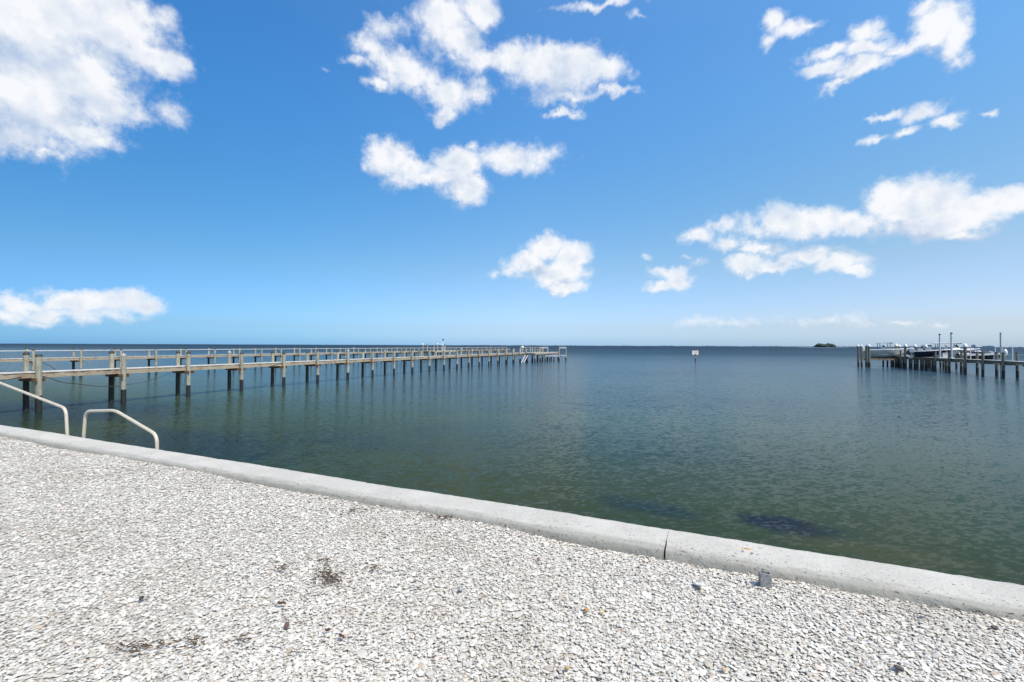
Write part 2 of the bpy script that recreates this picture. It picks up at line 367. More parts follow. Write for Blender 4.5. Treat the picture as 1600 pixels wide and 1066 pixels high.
# ------------------------------------------------------------------ shell gravel: a few hundred thousand shells, one mesh
def shell_field():
    N = 900000
    s = rng.uniform(-4.2, 12.5, N); n = rng.uniform(.2, DIN+.01, N)
    x = WD.x*s + WN.x*n; y = WD.y*s + WN.y*n
    px = 800+FPX*x/np.maximum(y, .1)
    keep = (y > 1.5) & (px > -420) & (px < 2050)
    far = np.clip((y-3.5)/4.0, 0, 1)
    keep &= rng.random(N) < (1-.45*far)
    x, y, n, s, far = x[keep], y[keep], n[keep], s[keep], far[keep]; N = len(x)
    L = np.exp(rng.normal(math.log(.0076), .44, N))*(1+.22*far); L = np.clip(L, .004, .026)
    big = rng.random(N) < .004; L = np.where(big, L*1.9, L)
    n_ok = n + L < DIN+.012; 
    asp = rng.uniform(.55, .95, N)
    K = 7
    ang_ = np.arange(K)/K*2*math.pi
    rad = rng.uniform(.78, 1.12, (N, K))
    lx = np.cos(ang_)*rad*L[:, None]; ly = np.sin(ang_)*rad*(L*asp)[:, None]
    dome = rng.uniform(-.05, .38, N)*L
    lz = -np.abs(rng.normal(0, .06, (N, K)))*L[:, None]
    P = np.zeros((N, K+1, 3)); P[:, :K, 0] = lx; P[:, :K, 1] = ly; P[:, :K, 2] = lz; P[:, K, 2] = dome
    P[:, K, 0] = rng.normal(0, .15, N)*L; P[:, K, 1] = rng.normal(0, .15, N)*L
    a = rng.uniform(0, 2*math.pi, N); ca, sa = np.cos(a)[:, None], np.sin(a)[:, None]
    X = P[..., 0]*ca-P[..., 1]*sa; Y = P[..., 0]*sa+P[..., 1]*ca; Z = P[..., 2]
    tl = np.abs(rng.normal(0, .155, N)); tl = np.clip(tl, 0, .8); ta = rng.uniform(0, 2*math.pi, N)
    ct, st_ = np.cos(tl)[:, None], np.sin(tl)[:, None]; cx, cy = np.cos(ta)[:, None], np.sin(ta)[:, None]
    u = X*cx+Y*cy; v = -X*cy+Y*cx
    u2 = u*ct+Z*st_; Z2 = -u*st_+Z*ct
    X = u2*cx-v*cy; Y = u2*cy+v*cx
    gh = ground_h(x, y)
    lift = rng.uniform(0, 1, N)**1.3*.016 + L*np.sin(tl)*.55 + .001
    X += x[:, None]; Y += y[:, None]; Z2 += (gh+lift)[:, None]
    V = np.stack([X, Y, Z2], -1).reshape(-1, 3).astype(np.float32)
    base = (np.arange(N)*(K+1))[:, None, None]
    k = np.arange(K); F = np.stack([k, (k+1) % K, np.full(K, K)], -1)[None]
    F = (base+F).reshape(-1).astype(np.int32); nf = N*K
    me = bpy.data.meshes.new('shell_gravel')
    me.vertices.add(len(V)); me.vertices.foreach_set('co', V.reshape(-1))
    me.loops.add(nf*3); me.loops.foreach_set('vertex_index', F)
    me.polygons.add(nf); me.polygons.foreach_set('loop_start', (np.arange(nf)*3).astype(np.int32))
    me.polygons.foreach_set('loop_total', np.full(nf, 3, np.int32))
    tone = rng.random(N); 
    at = me.attributes.new('tone', 'FLOAT', 'POINT'); at.data.foreach_set('value', np.repeat(tone, K+1).astype(np.float32))
    me.update(calc_edges=True); me.polygons.foreach_set('use_smooth', np.ones(nf, bool))
    return me, N
me, NSH = shell_field(); print('shells', NSH)
m, t, b = mat('white_shells')
tn = t.n.new('ShaderNodeAttribute'); tn.attribute_name = 'tone'; tf = tn.outputs['Fac']
c = t.ramp(tf, [(0, (.10, .085, .07)), (.003, (.26, .17, .11)), (.007, (.48, .36, .25)), (.02, (.38, .34, .28)), (.10, (.47, .44, .38)), (.35, (.585, .557, .49)), (.7, (.66, .63, .56)), (.95, (.72, .69, .62)), (1, (.66, .55, .46))])
p = wpos(t); c = t.mix(t.ss(t.noise(p, 1.3, 5, .65), .42, .68, 0, .30), c, (.66, .62, .54), 'MULTIPLY')
c = t.mix(t.ss(t.noise(p, 260, 3, .6), .45, .75, 0, .28), c, (.5, .48, .44))
t.put(b.inputs['Base Color'], c); b.inputs['Roughness'].default_value = .62
me.materials.append(m)
o = bpy.data.objects.new('shell_gravel', me); COL.objects.link(o)
tag(o, 'loose white crushed shell covering the ground up to the sea wall', 'shell gravel', kind='stuff')

# ------------------------------------------------------------------ sea wall
m, t, b = mat('cap_concrete'); p = wpos(t)
sN = t.v('DOT_PRODUCT', p, tuple(WD), out=1); nN = t.v('DOT_PRODUCT', p, tuple(WN), out=1)
ws = t.comb(sN, t.m('MULTIPLY', nN, 1.0), 0)
c = t.mix(t.ss(t.noise(p, 2.2, 6, .6), .35, .7), (.47, .445, .39), (.55, .522, .46))
c = t.mix(t.ss(t.noise(p, 70, 3, .6), .3, .8, 0, .35), c, (.40, .40, .385))
x_, y_, z_ = t.sep(p)
inner = t.m('SUBTRACT', nN, DIN)                                  # distance from the landward edge: dirt and moss lie there
dirt = t.ss(t.m('MULTIPLY_ADD', t.noise(t.v('MULTIPLY', ws, (.8, 3, 1)), 3.5, 5, .65), .26, t.m('MULTIPLY', inner, -1)), .0, .13)
c = t.mix(t.m('MULTIPLY', dirt, .9), c, (.30, .29, .25))
c = t.mix(t.ss(t.noise(t.v('MULTIPLY', ws, (1, .5, 1)), 1.1, 6, .7), .52, .72, 0, .30), c, (.36, .34, .29))
warpv = t.v('ADD', t.v('MULTIPLY', p, (1, 1, 1)), t.scale(t.noise(p, 22, 3, .6, col=True), .05))
rad_ = t.m('MULTIPLY', t.ss(t.noise(p, 6, 2, .5), .48, .68), .20)
speck = t.ss(t.m('SUBTRACT', rad_, t.voro(warpv, 17)), -.03, .03)
speck = t.m('MAXIMUM', speck, t.ss(t.noise(p, 42, 3, .65), .635, .665))
speck = t.m('MULTIPLY', speck, t.ss(t.m('MULTIPLY_ADD', t.noise(ws, 1.7, 3, .5), .55, t.m('MULTIPLY', inner, -.5)), .05, .28))
c = t.mix(t.m('MULTIPLY', speck, .85), c, (.10, .10, .09))
sp_ = at_z(1166, 858, CAPZ); rs = sp_.dot(WD); rn = sp_.dot(WN)
q = t.v('LENGTH', t.v('MULTIPLY', t.v('SUBTRACT', ws, (rs, rn, 0)), (16, 38, 0)), out=1)
q = t.m('MULTIPLY_ADD', t.noise(ws, 40, 4, .6), .9, q)
c = t.mix(t.ss(q, 1.45, .75, 0, .75), c, (.58, .30, .09))
c = t.mix(t.ss(q, .85, .55), c, (.10, .055, .03))
t.put(b.inputs['Base Color'], c); b.inputs['Roughness'].default_value = .88
h = t.m('ADD', t.m('ADD', t.m('MULTIPLY', t.noise(p, 110, 4, .6), .6), t.m('MULTIPLY', t.noise(p, 16, 4, .65), 2.2)), t.m('MULTIPLY', speck, -1.4))
bump(t, b, h, .75, .007)
M['cap'] = m
M['wall'] = simple('wall_concrete', (.33, .32, .29), .9, .2, 2, 0, .01)
sw = empty('seawall', tuple(wall(0, DOUT, 0)), 'low pale concrete sea wall crossing from the shell ground to the water', 'sea wall')
def cap_segment(s0, s1, gap0, gap1):
    n = max(4, int(abs(s1-s0)/.045)) if abs(s0) < 16 and abs(s1) < 16 else 40
    prof = [(-.022, -.30), (-.020, -.060), (-.013, -.030), (-.006, -.013), (.001, -.0045), (.010, -.0012), (.022, 0), (.10, .002), (.20, .003), (.30, .003), (.40, .001), (.438, -.001), (.447, -.006), (.452, -.018), (.452, -.04), (.452, -.30)]
    secs = []
    chip = 0
    for i in range(n+1):
        s = s0+(s1-s0)*i/n; sec = []; chip = chip*.7+random.gauss(0, .0028)+(.010 if random.random() < .03 else 0)
        for j, (w, z) in enumerate(prof):
            e = 0
            if i == 0: e = gap0*(1 if w < .16 else .2)
            if i == n: e = -gap1*(1 if w < .16 else .2)
            wob = math.sin(s*1.3)*.003+math.sin(s*4.7+1)*.0012+random.gauss(0, .0004)
            jut = (random.gauss(0, .0035)+.004*math.sin(s*9.1)*math.sin(s*2.7)) if j in (10, 11, 12, 13) else (random.gauss(0, .0022)+chip if j in (2, 3, 4, 5) else 0)
            P = wall(s+e, DIN+w+wob*.8+jut, CAPZ+z+wob*.7 - (.004*max(0, math.sin(s*2.1+.4)) if j in (11, 12) else 0))
            sec.append(P-sw.location)
        secs.append(sec)
    mb = MB().loft(secs, close=False, smooth=True, caps=False); mb.add(secs[0], [tuple(range(len(prof)))[::-1]]); mb.add(secs[-1], [tuple(range(len(prof)))]); mb.build('cap', M['cap'], sw)
J0 = at_z(1040.5, 850, CAPZ).dot(WD)
edges = [J0-10.6*3, J0-10.6*2, J0-10.6, J0, J0+10.6, J0+21.2, J0+31.8]
for i in range(len(edges)-1): cap_segment(edges[i], edges[i+1], .0075, .0075)
a0, a1 = -90, 140
for (s0, s1) in ((a0, edges[0]-.01), (edges[-1]+.01, a1)):
    mb = MB().loft([[wall(s, DIN+w, z)-sw.location for w, z in ((0, CAPZ-.3), (0, CAPZ), (.45, CAPZ), (.45, CAPZ-.3))] for s in (s0, s1)], smooth=False)
    mb.build('cap', M['cap'], sw)
mb = MB()
mb.loft([[wall(s, n, z)-sw.location for n, z in ((DIN+.08, -3), (DIN+.08, CAPZ-.28), (DOUT-.05, CAPZ-.28), (DOUT-.05, -3))] for s in (a0, a1)], smooth=False)
mb.build('wall_face', M['wall'], sw)

# ------------------------------------------------------------------ water
m, t, b = mat('bay_water'); p = wpos(t)
n_ = t.v('DOT_PRODUCT', p, tuple(WN), out=1); s_ = t.v('DOT_PRODUCT', p, tuple(WD), out=1)
off = t.m('SUBTRACT', n_, DOUT)
pl = t.noise(p, .11, 4, .55)
offn = t.m('MULTIPLY_ADD', t.m('SUBTRACT', pl, .5), 9, off)
c = t.ramp(t.lin(offn, 0, 60), [(0, (.023, .031, .009)), (.07, (.030, .043, .015)), (.20, (.037, .062, .036)), (.40, (.030, .064, .066)), (1, (.024, .062, .088))])
c = t.mix(t.m('MULTIPLY', t.ss(n_, 90, 500), 1.0), c, (.006, .030, .058))
# seagrass beds on the bottom, turbid streaks, and painted dimming of the left water
def patch(px, py, rx, ry, col, k):
    global c
    q0 = at_z(px, py, 0)
    r = t.m('MULTIPLY_ADD', t.m('SUBTRACT', t.noise(p, 1.8, 6, .7), .5), 2.6,
            t.v('LENGTH', t.v('MULTIPLY', t.v('SUBTRACT', t.comb(s_, n_, 0), (q0.dot(WD), q0.dot(WN), 0)), (1/rx, 1/ry, 0)), out=1))
    c = t.mix(t.ss(r, 1.45, .35, 0, k), c, col)
patch(1228, 822, .62, .42, (.009, .012, .017), .95)
patch(1200, 812, .45, .25, (.009, .012, .017), .8)
patch(1045, 798, .60, .30, (.010, .020, .020), .45)
patch(1010, 790, .9, .35, (.010, .022, .025), .5)
patch(560, 690, 3.0, .8, (.010, .022, .024), .35)
patch(360, 715, 2.2, .6, (.010, .022, .024), .35)
patch(1370, 862, 1.0, .30, (.05, .052, .018), .5)
patch(120, 640, 6.0, 3.0, (.009, .018, .024), .75)  # this and the next darken the left water's colour, adding to its dimmed reflection
patch(300, 690, 4.0, 1.6, (.009, .020, .026), .6)
c = t.mix(t.ss(t.noise(t.v('MULTIPLY', p, (.35, 1.0, 1)), .06, 4, .6), .42, .62, 0, .35), c, (.008, .022, .035))
# ripple slopes from vector noise: wavelengths from a few cm to metres
rot = t.n.new('ShaderNodeVectorRotate'); rot.rotation_type = 'Z_AXIS'; rot.inputs['Angle'].default_value = R(-14); t.put(rot.inputs['Vector'], p)
pr = t.v('MULTIPLY', rot.outputs[0], (.55, 1.0, 1))
def slope(scale, det, amp):
    return t.scale(t.v('SUBTRACT', t.noise(pr, scale, det, .5, .4, col=True), (.5, .5, .5)), amp)
gust = t.lin(t.noise(t.v('MULTIPLY', p, (.5, 1, 1)), .035, 4, .55), .3, .7, .75, 1.25)
sl = t.v('ADD', t.v('ADD', slope(15, 3, .46), slope(5.5, 2, .22)), slope(1.1, 2, .07))
farw = t.ss(n_, 15, 260, 1, 4.0)
dim_left = t.m('MULTIPLY', t.ss(t.m('MULTIPLY_ADD', t.noise(p, .09, 4, .55), 8, s_), 5, 18), t.ss(n_, 26, 11))  # mask over the left water, where the mirrored sky is dimmed by hand
sl = t.scale(sl, t.m('MULTIPLY_ADD', dim_left, .9, 1))
sl = t.v('MULTIPLY', t.scale(sl, t.m('MULTIPLY', gust, farw)), (.75, 1.35, 0))
nrm = t.v('NORMALIZE', t.v('ADD', sl, (0, 0, 1)))
# turbid water body (diffuse) under a rippled mirror; facets hidden behind other ripples lower the mirror's share far out
t.n.remove(b)
fr = t.n.new('ShaderNodeFresnel'); fr.inputs['IOR'].default_value = 1.333; t.l.new(nrm, fr.inputs['Normal'])
cap_ = t.m('MULTIPLY', t.m('MULTIPLY', t.ss(n_, 14, 190, .80, .15), t.m('MULTIPLY_ADD', dim_left, -.5, 1)), t.m('MULTIPLY_ADD', t.m('SUBTRACT', gust, 1), .35, 1))
fac = t.m('MULTIPLY', t.m('DIVIDE', t.m('MULTIPLY', fr.outputs[0], cap_), t.m('ADD', fr.outputs[0], cap_)), t.ss(n_, 5, 19, .48, .92))
dif = t.n.new('ShaderNodeBsdfDiffuse'); t.put(dif.inputs['Color'], c); t.l.new(nrm, dif.inputs['Normal'])
glo = t.n.new('ShaderNodeBsdfGlossy'); t.put(glo.inputs['Roughness'], t.m('MULTIPLY', t.ss(n_, 10, 300, .12, .40), t.m('MULTIPLY_ADD', dim_left, -.5, 1))); t.l.new(nrm, glo.inputs['Normal']); glo.inputs['Color'].default_value = (1, 1, 1, 1)
mxs = t.n.new('ShaderNodeMixShader'); t.put(mxs.inputs[0], fac); t.l.new(dif.outputs[0], mxs.inputs[1]); t.l.new(glo.outputs[0], mxs.inputs[2])
t.l.new(mxs.outputs[0], [q_ for q_ in t.n if q_.type == 'OUTPUT_MATERIAL'][0].inputs[0])
Lw = 40000
mb = MB()
q = [wall(-Lw, DOUT-.25, 0), wall(Lw, DOUT-.25, 0), wall(Lw, Lw, 0), wall(-Lw, Lw, 0)]
mb.add(q, [(0, 1, 2, 3)][:1]); wa = mb.build('water', m); tag(wa, kind='structure')
if wa.data.polygons[0].normal.z < 0: wa.data.flip_normals()

# ------------------------------------------------------------------ piers
PD = Vector((.3585, .9335, 0)); PW = Vector((-.9335, .3585, 0))      # along the pier, and to its far side
def make_pile(parent, P, r, top, mt, capm=None, caph=.10, capr=1.0, base=-2.2, lean=.022):
    a = random.uniform(0, 6.28); l = random.uniform(0, lean)
    B = Vector((P.x, P.y, base)); T = Vector((P.x, P.y, top)) + Vector((math.cos(a), math.sin(a), 0))*l*(top)
    ks = 9
    pts = [B.lerp(T, i/ks) for i in range(ks+1)]
    rs = [r*(1.06-.12*i/ks)*random.uniform(.975, 1.02) for i in range(ks+1)]
    o = MB().tube(local(parent, pts), rs, 14).build('pile', mt, parent)
    if capm:
        rr = rs[-1]*capr*1.08
        c_ = MB().lathe((0, 0, 0), [(rr, -.07), (rr*1.02, .0), (rr*.62, caph*.5), (rr*.25, caph*.9), (.002, caph)], 14).build('pile_cap', capm, o)
        c_.location = T-parent.location
        c_.parent = o
    return o
def pier(name, label, P0, step, i0, i1, w, deckz, top, mats, rail=None, pr_=.105, deck_w=.78, detail=True, pile_caps=None, skip=()):
    root = empty(name, (P0.x, P0.y, 0), label, 'pier')
    pile_m, deck_m, str_m, beam_m = mats
    e = step.normalized(); wv = PW if w > 0 else -PW; w = abs(w)
    mid = wv*(w/2)
    # deck boards (one mesh), two stringers
    A = P0+step*i0; L = (step*(i1-i0)).length
    mb = MB(); n = int(L/.145)
    Mx = Matrix((wv, e, Vector((0, 0, 1)))).transposed()
    for k in range(n):
        cc = A+mid+e*(.145*(k+.5)); 
        mb.box(local(root, [(cc.x, cc.y, deckz-.018+random.uniform(-.003, .003))])[0], (deck_w/2+random.uniform(-.012, .018), .0685, .018), Mx)
    mb.build('deck', deck_m, root)
    for sgn in (-1, 1):
        mb = MB()
        for k in range(int(i0), int(i1)):
            a = A+mid+wv*(sgn*(deck_w/2-.045))+step*(k-i0); b2 = a+step*.998
            mb.bar(local(root, [(a.x, a.y, deckz-.04-.105+random.uniform(-.006, .006))])[0], local(root, [(b2.x, b2.y, deckz-.04-.105+random.uniform(-.006, .006))])[0], .045, .205)
        mb.build('stringer', str_m, root)
    for k in range(int(math.ceil(i0)), int(i1)+1):
        if k in skip: continue
        P = P0+step*k
        for q, off_ in ((0, 0), (1, w)):
            pp = P+wv*off_+e*random.uniform(-.05, .05)
            cm = pile_caps[(k*2+q) % len(pile_caps)] if pile_caps else None
            make_pile(root, pp, pr_*random.uniform(.93, 1.07), top+random.uniform(-.09, .07), (M['pile_algae_shade'] if (q and pile_m is M['pile']) else pile_m), cm, random.choice((.03, .09, .10)) if cm else .1)
        # cross beam under the stringers, poking out past the piles, with a pale end block
        a = P-wv*.16+e*(pr_+.03); b2 = P+wv*(w+.16)+e*(pr_+.03)
        mb = MB(); zb = deckz-.04-.21-.075
        mb.bar(local(root, [(a.x, a.y, zb)])[0], local(root, [(b2.x, b2.y, zb)])[0], .045, .145)
        a = P-wv*.16-e*(pr_+.03); b2 = P+wv*(w+.16)-e*(pr_+.03)
        mb.bar(local(root, [(a.x, a.y, zb)])[0], local(root, [(b2.x, b2.y, zb)])[0], .045, .145)
        bo = mb.build('crossbeam', beam_m, root)
        if detail and k < 12:
            mb = MB()
            for sg in (-1, 1):
                c2 = P+wv*(.16)+e*(sg*(pr_+.0))-wv*.0
                mb.box(local(root, [(c2.x, c2.y, zb+.0)])[0]+Vector((0, 0, .012)), (.05, .05, .09), Mx)
            mb.build('end_block', M['block'], bo)
    if rail:
        mb = MB(); rz = rail
        a = A+wv*(w-.12); b2 = a+step*(i1-i0)
        mb.bar(local(root, [(a.x, a.y, rz)])[0], local(root, [(b2.x, b2.y, rz)])[0], .035, .065)
        mb.build('handrail', M['handrail'], root)
    return root
STEP = Vector((1.0934, 2.8473, 0))
P1 = Vector((-19.516, 18.788, 0)); P2 = Vector((-38.60, 36.74, 0)); P3 = Vector((45.09, 41.80, 0))
caps1 = [M['pile_cap'], M['pile_cap'], M['cap_grey'], M['pile_cap'], M['pile_cap']]
pier1 = pier('wooden_pier', 'long narrow wooden pier nearest the camera, running from the left edge out to boat lifts', P1, STEP, -2, 23.4, 1.0, 1.655, 2.36,
     (M['pile'], M['deck'], M['stringer'], M['beam']), pile_caps=caps1)
pier2 = pier('wooden_pier', 'farther wooden pier with a thin handrail, behind the near pier on the left', P2, Vector((1.0512, 2.8631, 0)), -9, 36, 1.0, 1.64, 2.42,
     (M['pile'], M['deck'], M['stringer'], M['beam']), rail=2.24, pile_caps=[M['pile_cap']], detail=False)
pier3 = pier('wooden_pier', 'weathered dark wooden dock at the right edge with boats moored round its end', P3, STEP, -3, 8.6, -1.0, 1.58, 2.33,
     (M['pile_dark'], M['deck'], M['dark_wood'], M['dark_wood']), pile_caps=[M['pile_cap']], detail=False, pr_=.12)

def platform(parent, corner, e, w, le, lw, z, deck_m, beam_m, pile_m, rows, cols, bottom_only=True):
    """widened deck at a pier's end; corner = near landward corner"""
    mb = MB(); Mx = Matrix((w, e, Vector((0, 0, 1)))).transposed(); n = int(le/.145)
    for k in range(n):
        cc = corner+e*(.145*(k+.5))+w*(lw/2); mb.box(local(parent, [(cc.x, cc.y, z-.018+random.uniform(-.003, .003))])[0], (lw/2+random.uniform(-.015, .015), .0685, .018), Mx)
    mb.build('deck', deck_m, parent)
    mb = MB()
    for f in (0, .33, .66, 1):
        a = corner+w*(lw*f*.98+.03); b2 = a+e*le*.99
        mb.bar(local(parent, [(a.x, a.y, z-.15)])[0], local(parent, [(b2.x, b2.y, z-.15)])[0], .05, .21)
    mb.build('stringer', beam_m, parent)
    for i in range(rows):
        for j in range(cols):
            P = corner+e*(le*(i+.15)/(rows-.7))+w*(lw*(j+.1)/(cols-.8))
            make_pile(parent, P, .11, z-.26, pile_m)
E1 = STEP.normalized(); RW = -PW
# end platform of the near pier, with its rail posts
c0 = P1+STEP*19.3+RW*.1
platform(pier1, P1+STEP*19.6+RW*.35, E1, RW, 5.2*2.9, 1.6, 1.60, M['deck'], M['stringer'], M['pile'], 6, 2)
def posts_rail(parent, pts, z0, z1, r, mname, rails, pm, rm):
    for q in pts:
        MB().tube(local(parent, [(q[0], q[1], z0), (q[0], q[1], z1)]), r, 8).build(mname, pm, parent)
    mb = MB()
    for zr, rr in rails:
        for a, b2 in zip(pts[:-1], pts[1:]): mb.tube(local(parent, [(a[0], a[1], zr), (b2[0], b2[1], zr)]), rr, 6)
    mb.build('handrail', rm, parent)
pts = [tuple((P1+STEP*(19.8+.85*i)+PW*.8)[:2]) for i in range(6)]
posts_rail(pier1, pts, 1.6, 2.55, .045, 'rail_post', ((2.5, .03), (2.1, .02)), M['rail'], M['rail'])
# platform on the farther pier
S2 = Vector((1.0512, 2.8631, 0)); E2 = S2.normalized()
platform(pier2, P2+S2*19.3+RW*.3, E2, RW, 10.5, 2.6, 1.62, M['deck'], M['stringer'], M['pile'], 4, 2)
for (px, Y, top, capw) in ((660.5, 91, 2.95, 1), (667.5, 92, 3.0, 0), (678, 95, 2.75, 0), (684, 96, 3.05, 1), (690.5, 97, 2.95, 1), (695.5, 99, 3.0, 0)):
    P = Vector(at_y(px, 540, Y)); P.z = 0
    make_pile(pier2, P, .12, top, M['pile'], M['cap_white'] if capw else M['pile_cap'], .26 if capw else .1, 1.6 if capw else 1)

def boat_lift(label, corners, top, base_top, beam_z, cradle_z, pm, capm):
    c = sum((Vector(q) for q in corners), Vector((0, 0, 0)))/4
    root = empty('boat_lift', (c.x, c.y, 0), label, 'boat lift', 'boat lifts beside the docks')
    for q in corners: make_pile(root, Vector((q[0], q[1], 0)), .12, top, pm, capm, .25, 1.55)
    a, b_, c_, d = [Vector(q) for q in corners]
    for (u, v) in ((a, b_), (c_, d)):
        if beam_z: MB().bar(local(root, [(u.x, u.y, beam_z)])[0], local(root, [(v.x, v.y, beam_z)])[0], .22, .26).build('top_beam', M['alu'], root)
    for (u, v) in ((a, c_), (b_, d)):
        MB().bar(local(root, [(u.x, u.y, cradle_z)])[0], local(root, [(v.x, v.y, cradle_z)])[0], .14, .22).build('cradle_beam', M['dark_wood'] if pm is M['pile_dark'] else M['alu'], root)
    mb = MB()
    for (u, v) in ((a, c_), (b_, d)):
        for f in (.0, 1.0):
            P = u.lerp(v, .03+.94*f); mb.tube(local(root, [(P.x, P.y, cradle_z), (P.x, P.y, (beam_z or top-.1))]), .02, 5)
    mb.build('lift_cable', M['rope'], root)
    return root
def G(px, Y): P = at_y(px, 540, Y); return (P.x, P.y, 0)
boat_lift('empty aluminium boat lift in open water off the end of the near left pier', [G(845, 80), G(855.5, 83.5), G(873.5, 80), G(884, 83.5)], 2.52, 0, 2.45, 1.02, M['pile'], None)

# things on the near pier's end
def box_on_post(px, Y, z0, label):
    P = Vector(G(px, Y)); root = empty('dock_light', (P.x, P.y, z0), label, 'dock light')
    MB().tube([(0, 0, 0), (0, 0, .72)], .06, 8).build('post', M['white'], root)
    MB().lathe((0, 0, .70), [(.16, 0), (.22, .08), (.22, .34), (.14, .44), (.01, .48)], 12).build('lamp_housing', M['cap_white'], root)
box_on_post(816.5, 78, 1.6, 'white dome-topped dock light on the near left pier beside its ladder')
P = Vector(G(814, 76)); q = MB().tube([(0, 0, 0), (.02, 0, 2.6)], [.03, .012], 6).build('antenna', M['pvc'], None); q.location = (P.x, P.y, 1.62)
tag(q, 'thin whip antenna upright on the end of the near left pier', 'antenna')
A_l = Vector(at_y(820.5, 555, 74)); B_l = Vector(at_y(814.5, 567, 72.5))
root = empty('ladder', (A_l.x, A_l.y, 0), 'white aluminium ladder slanting from the near left pier down to the water', 'ladder')
offl = Vector((.42, -.16, 0))
for sg in (0, 1):
    MB().tube(local(root, [A_l+offl*sg, B_l+offl*sg]), .045, 6).build('side_rail', M['white'], root)
mb = MB()
for i in range(1, 6): Pm = A_l.lerp(B_l, i/6); mb.tube(local(root, [Pm, Pm+offl]), .03, 6)
mb.build('rung', M['white'], root)
# anemometer-like pole on farther pier
P = Vector(G(690.5, 97.2)); root = empty('weather_pole', (P.x+.25, P.y, 1.62), 'slim white pole with a dark round head on the farther left pier', 'pole')
MB().tube([(0, 0, 0), (0, 0, 2.25)], .05, 8).build('pole', M['white'], root)
MB().lathe((0, 0, 2.2), [(.02, 0), (.16, .06), (.2, .18), (.14, .3), (.01, .34)], 10).build('head', M['black'], root)

# cables and ropes drooping under the piers
def cable(pts, r, label, name='cable', mt=None):
    # catenary-like droop through the given points
    P = [Vector(q) for q in pts]; out = []
    for i in range(len(P)-1):
        p0 = P[max(i-1, 0)]; p1, p2 = P[i], P[i+1]; p3 = P[min(i+2, len(P)-1)]
        for k in range(10):
            u = k/10; out.append(.5*((2*p1)+(p2-p0)*u+(2*p0-5*p1+4*p2-p3)*u*u+(3*p1-p0-3*p2+p3)*u**3))
    out.append(P[-1]); o = MB().tube([q-P[0] for q in out], r, 6).build(name, mt or M['rope'], None); o.location = P[0]
    return tag(o, label, 'cable', 'cables sagging under the piers')
def on_near(px, py):   # on the vertical plane through the near row of piles of the near pier, just behind the piles
    d = ray(px, py); n = PW; P0_ = P1+PW*.12; k = (P0_-Vector((0, 0, 0))).dot(n)/d.dot(n); return C0+d*k
cable([on_near(67, 588), on_near(84, 593), on_near(97, 597.5), on_near(120, 600), on_near(150, 603.5), on_near(186, 604)], .016, 'dark rope sagging between the first and second pile pairs of the near pier')
cable([on_near(192, 602), on_near(225, 597), on_near(248, 590), on_near(270, 582)], .010, 'thin cord rising to the third pile pair of the near pier')
cable([on_near(-80, 611), on_near(-20, 599), on_near(8, 594), on_near(34, 589)], .012, 'thin cord rising from the left edge to the first pile pair of the near pier')
cable([on_near(378, 576.5), on_near(400, 577), on_near(422, 572.5), on_near(441, 567)], .012, 'thin cord slung under the near pier deck past its fourth pile pair')
def on_far(px, py):
    d = ray(px, py); n = PW; k = (P2+PW*.1).dot(n)/d.dot(n); return C0+d*k
cable([on_far(52, 560), on_far(66, 566), on_far(76, 571), on_far(88, 578.5)], .022, 'dark line hanging from the farther pier, just right of the first pile pair')

# ------------------------------------------------------------------ handrails by the wall
def wallplane(px, py, n=DOUT+.075):
    d = ray(px, py); k = n/d.dot(WN); return C0+d*k
def smooth_path(P, r=.09, k=5):
    out = [P[0]]
    for i in range(1, len(P)-1):
        a, b_, c_ = P[i-1], P[i], P[i+1]; u = (a-b_); v = (c_-b_); ru = min(r, u.length*.45); rv = min(r, v.length*.45)
        A = b_+u.normalized()*ru; C = b_+v.normalized()*rv
        for j in range(k+1): t_ = j/k; out.append(A*(1-t_)**2+b_*2*t_*(1-t_)+C*t_*t_)
    out.append(P[-1]); return out
def handrail(label, px_pts, feet, extra=None):
    P = [wallplane(*q) for q in px_pts]
    if extra: P = extra(P)
    root = empty('handrail', tuple(P[0]), label, 'handrail', 'handrails at the water steps')
    MB().tube(local(root, smooth_path(P, .14, 8)), .025, 12).build('tube', M['rail'], root)
    for i in feet:
        f = P[i]; mb = MB(); Mx = Matrix((WD, WN, Vector((0, 0, 1)))).transposed()
        for z in (CAPZ-.16, CAPZ-.42):
            mb.box(local(root, [(f.x-WN.x*.04, f.y-WN.y*.04, z)])[0], (.04, .055, .02), Mx)
        mb.build('wall_bracket', M['rail'], root)
def dropz(P, idx, z):
    P[idx] = Vector((P[idx].x, P[idx].y, z)); return P
def ex_l(P):
    a = P[0]+ (P[0]-P[1])*.55; return [Vector((a.x, a.y, CAPZ-.5)), a] + P[1:-1] + [Vector((P[-1].x, P[-1].y, CAPZ-.5))]
def ex_r(P): return [Vector((P[0].x, P[0].y, CAPZ-.5))]+P[1:-1]+[Vector((P[-1].x, P[-1].y, CAPZ-.5))]
handrail('cream pipe handrail climbing towards the left edge above the sea wall', [(-40, 583), (103, 638.5), (108, 678)], (0, 3), ex_l)
handrail('cream pipe handrail with a flat top, sloping down to the right above the sea wall', [(128, 681), (134, 642.5), (180, 641.5), (245.5, 680), (245.5, 702)], (0, 4), ex_r)
# water steps hidden below the cap
st = empty('concrete_steps', tuple(wall(8.2, DOUT+.5, 0)), 'concrete water steps below the two handrails, behind the sea wall', 'steps')
mb = MB(); Mx = Matrix((WD, WN, Vector((0, 0, 1)))).transposed()
for i in range(5):
    for sg in (-1, 1):
        pass
    P = wall(8.2-.3*i+.0, DOUT+.48, 0); h = .62-.16*i
    mb.box(local(st, [(P.x, P.y, h/2-1.0)])[0], (.149, .42, h/2+1.0), Mx)
mb.build('tread', M['wall'], st)

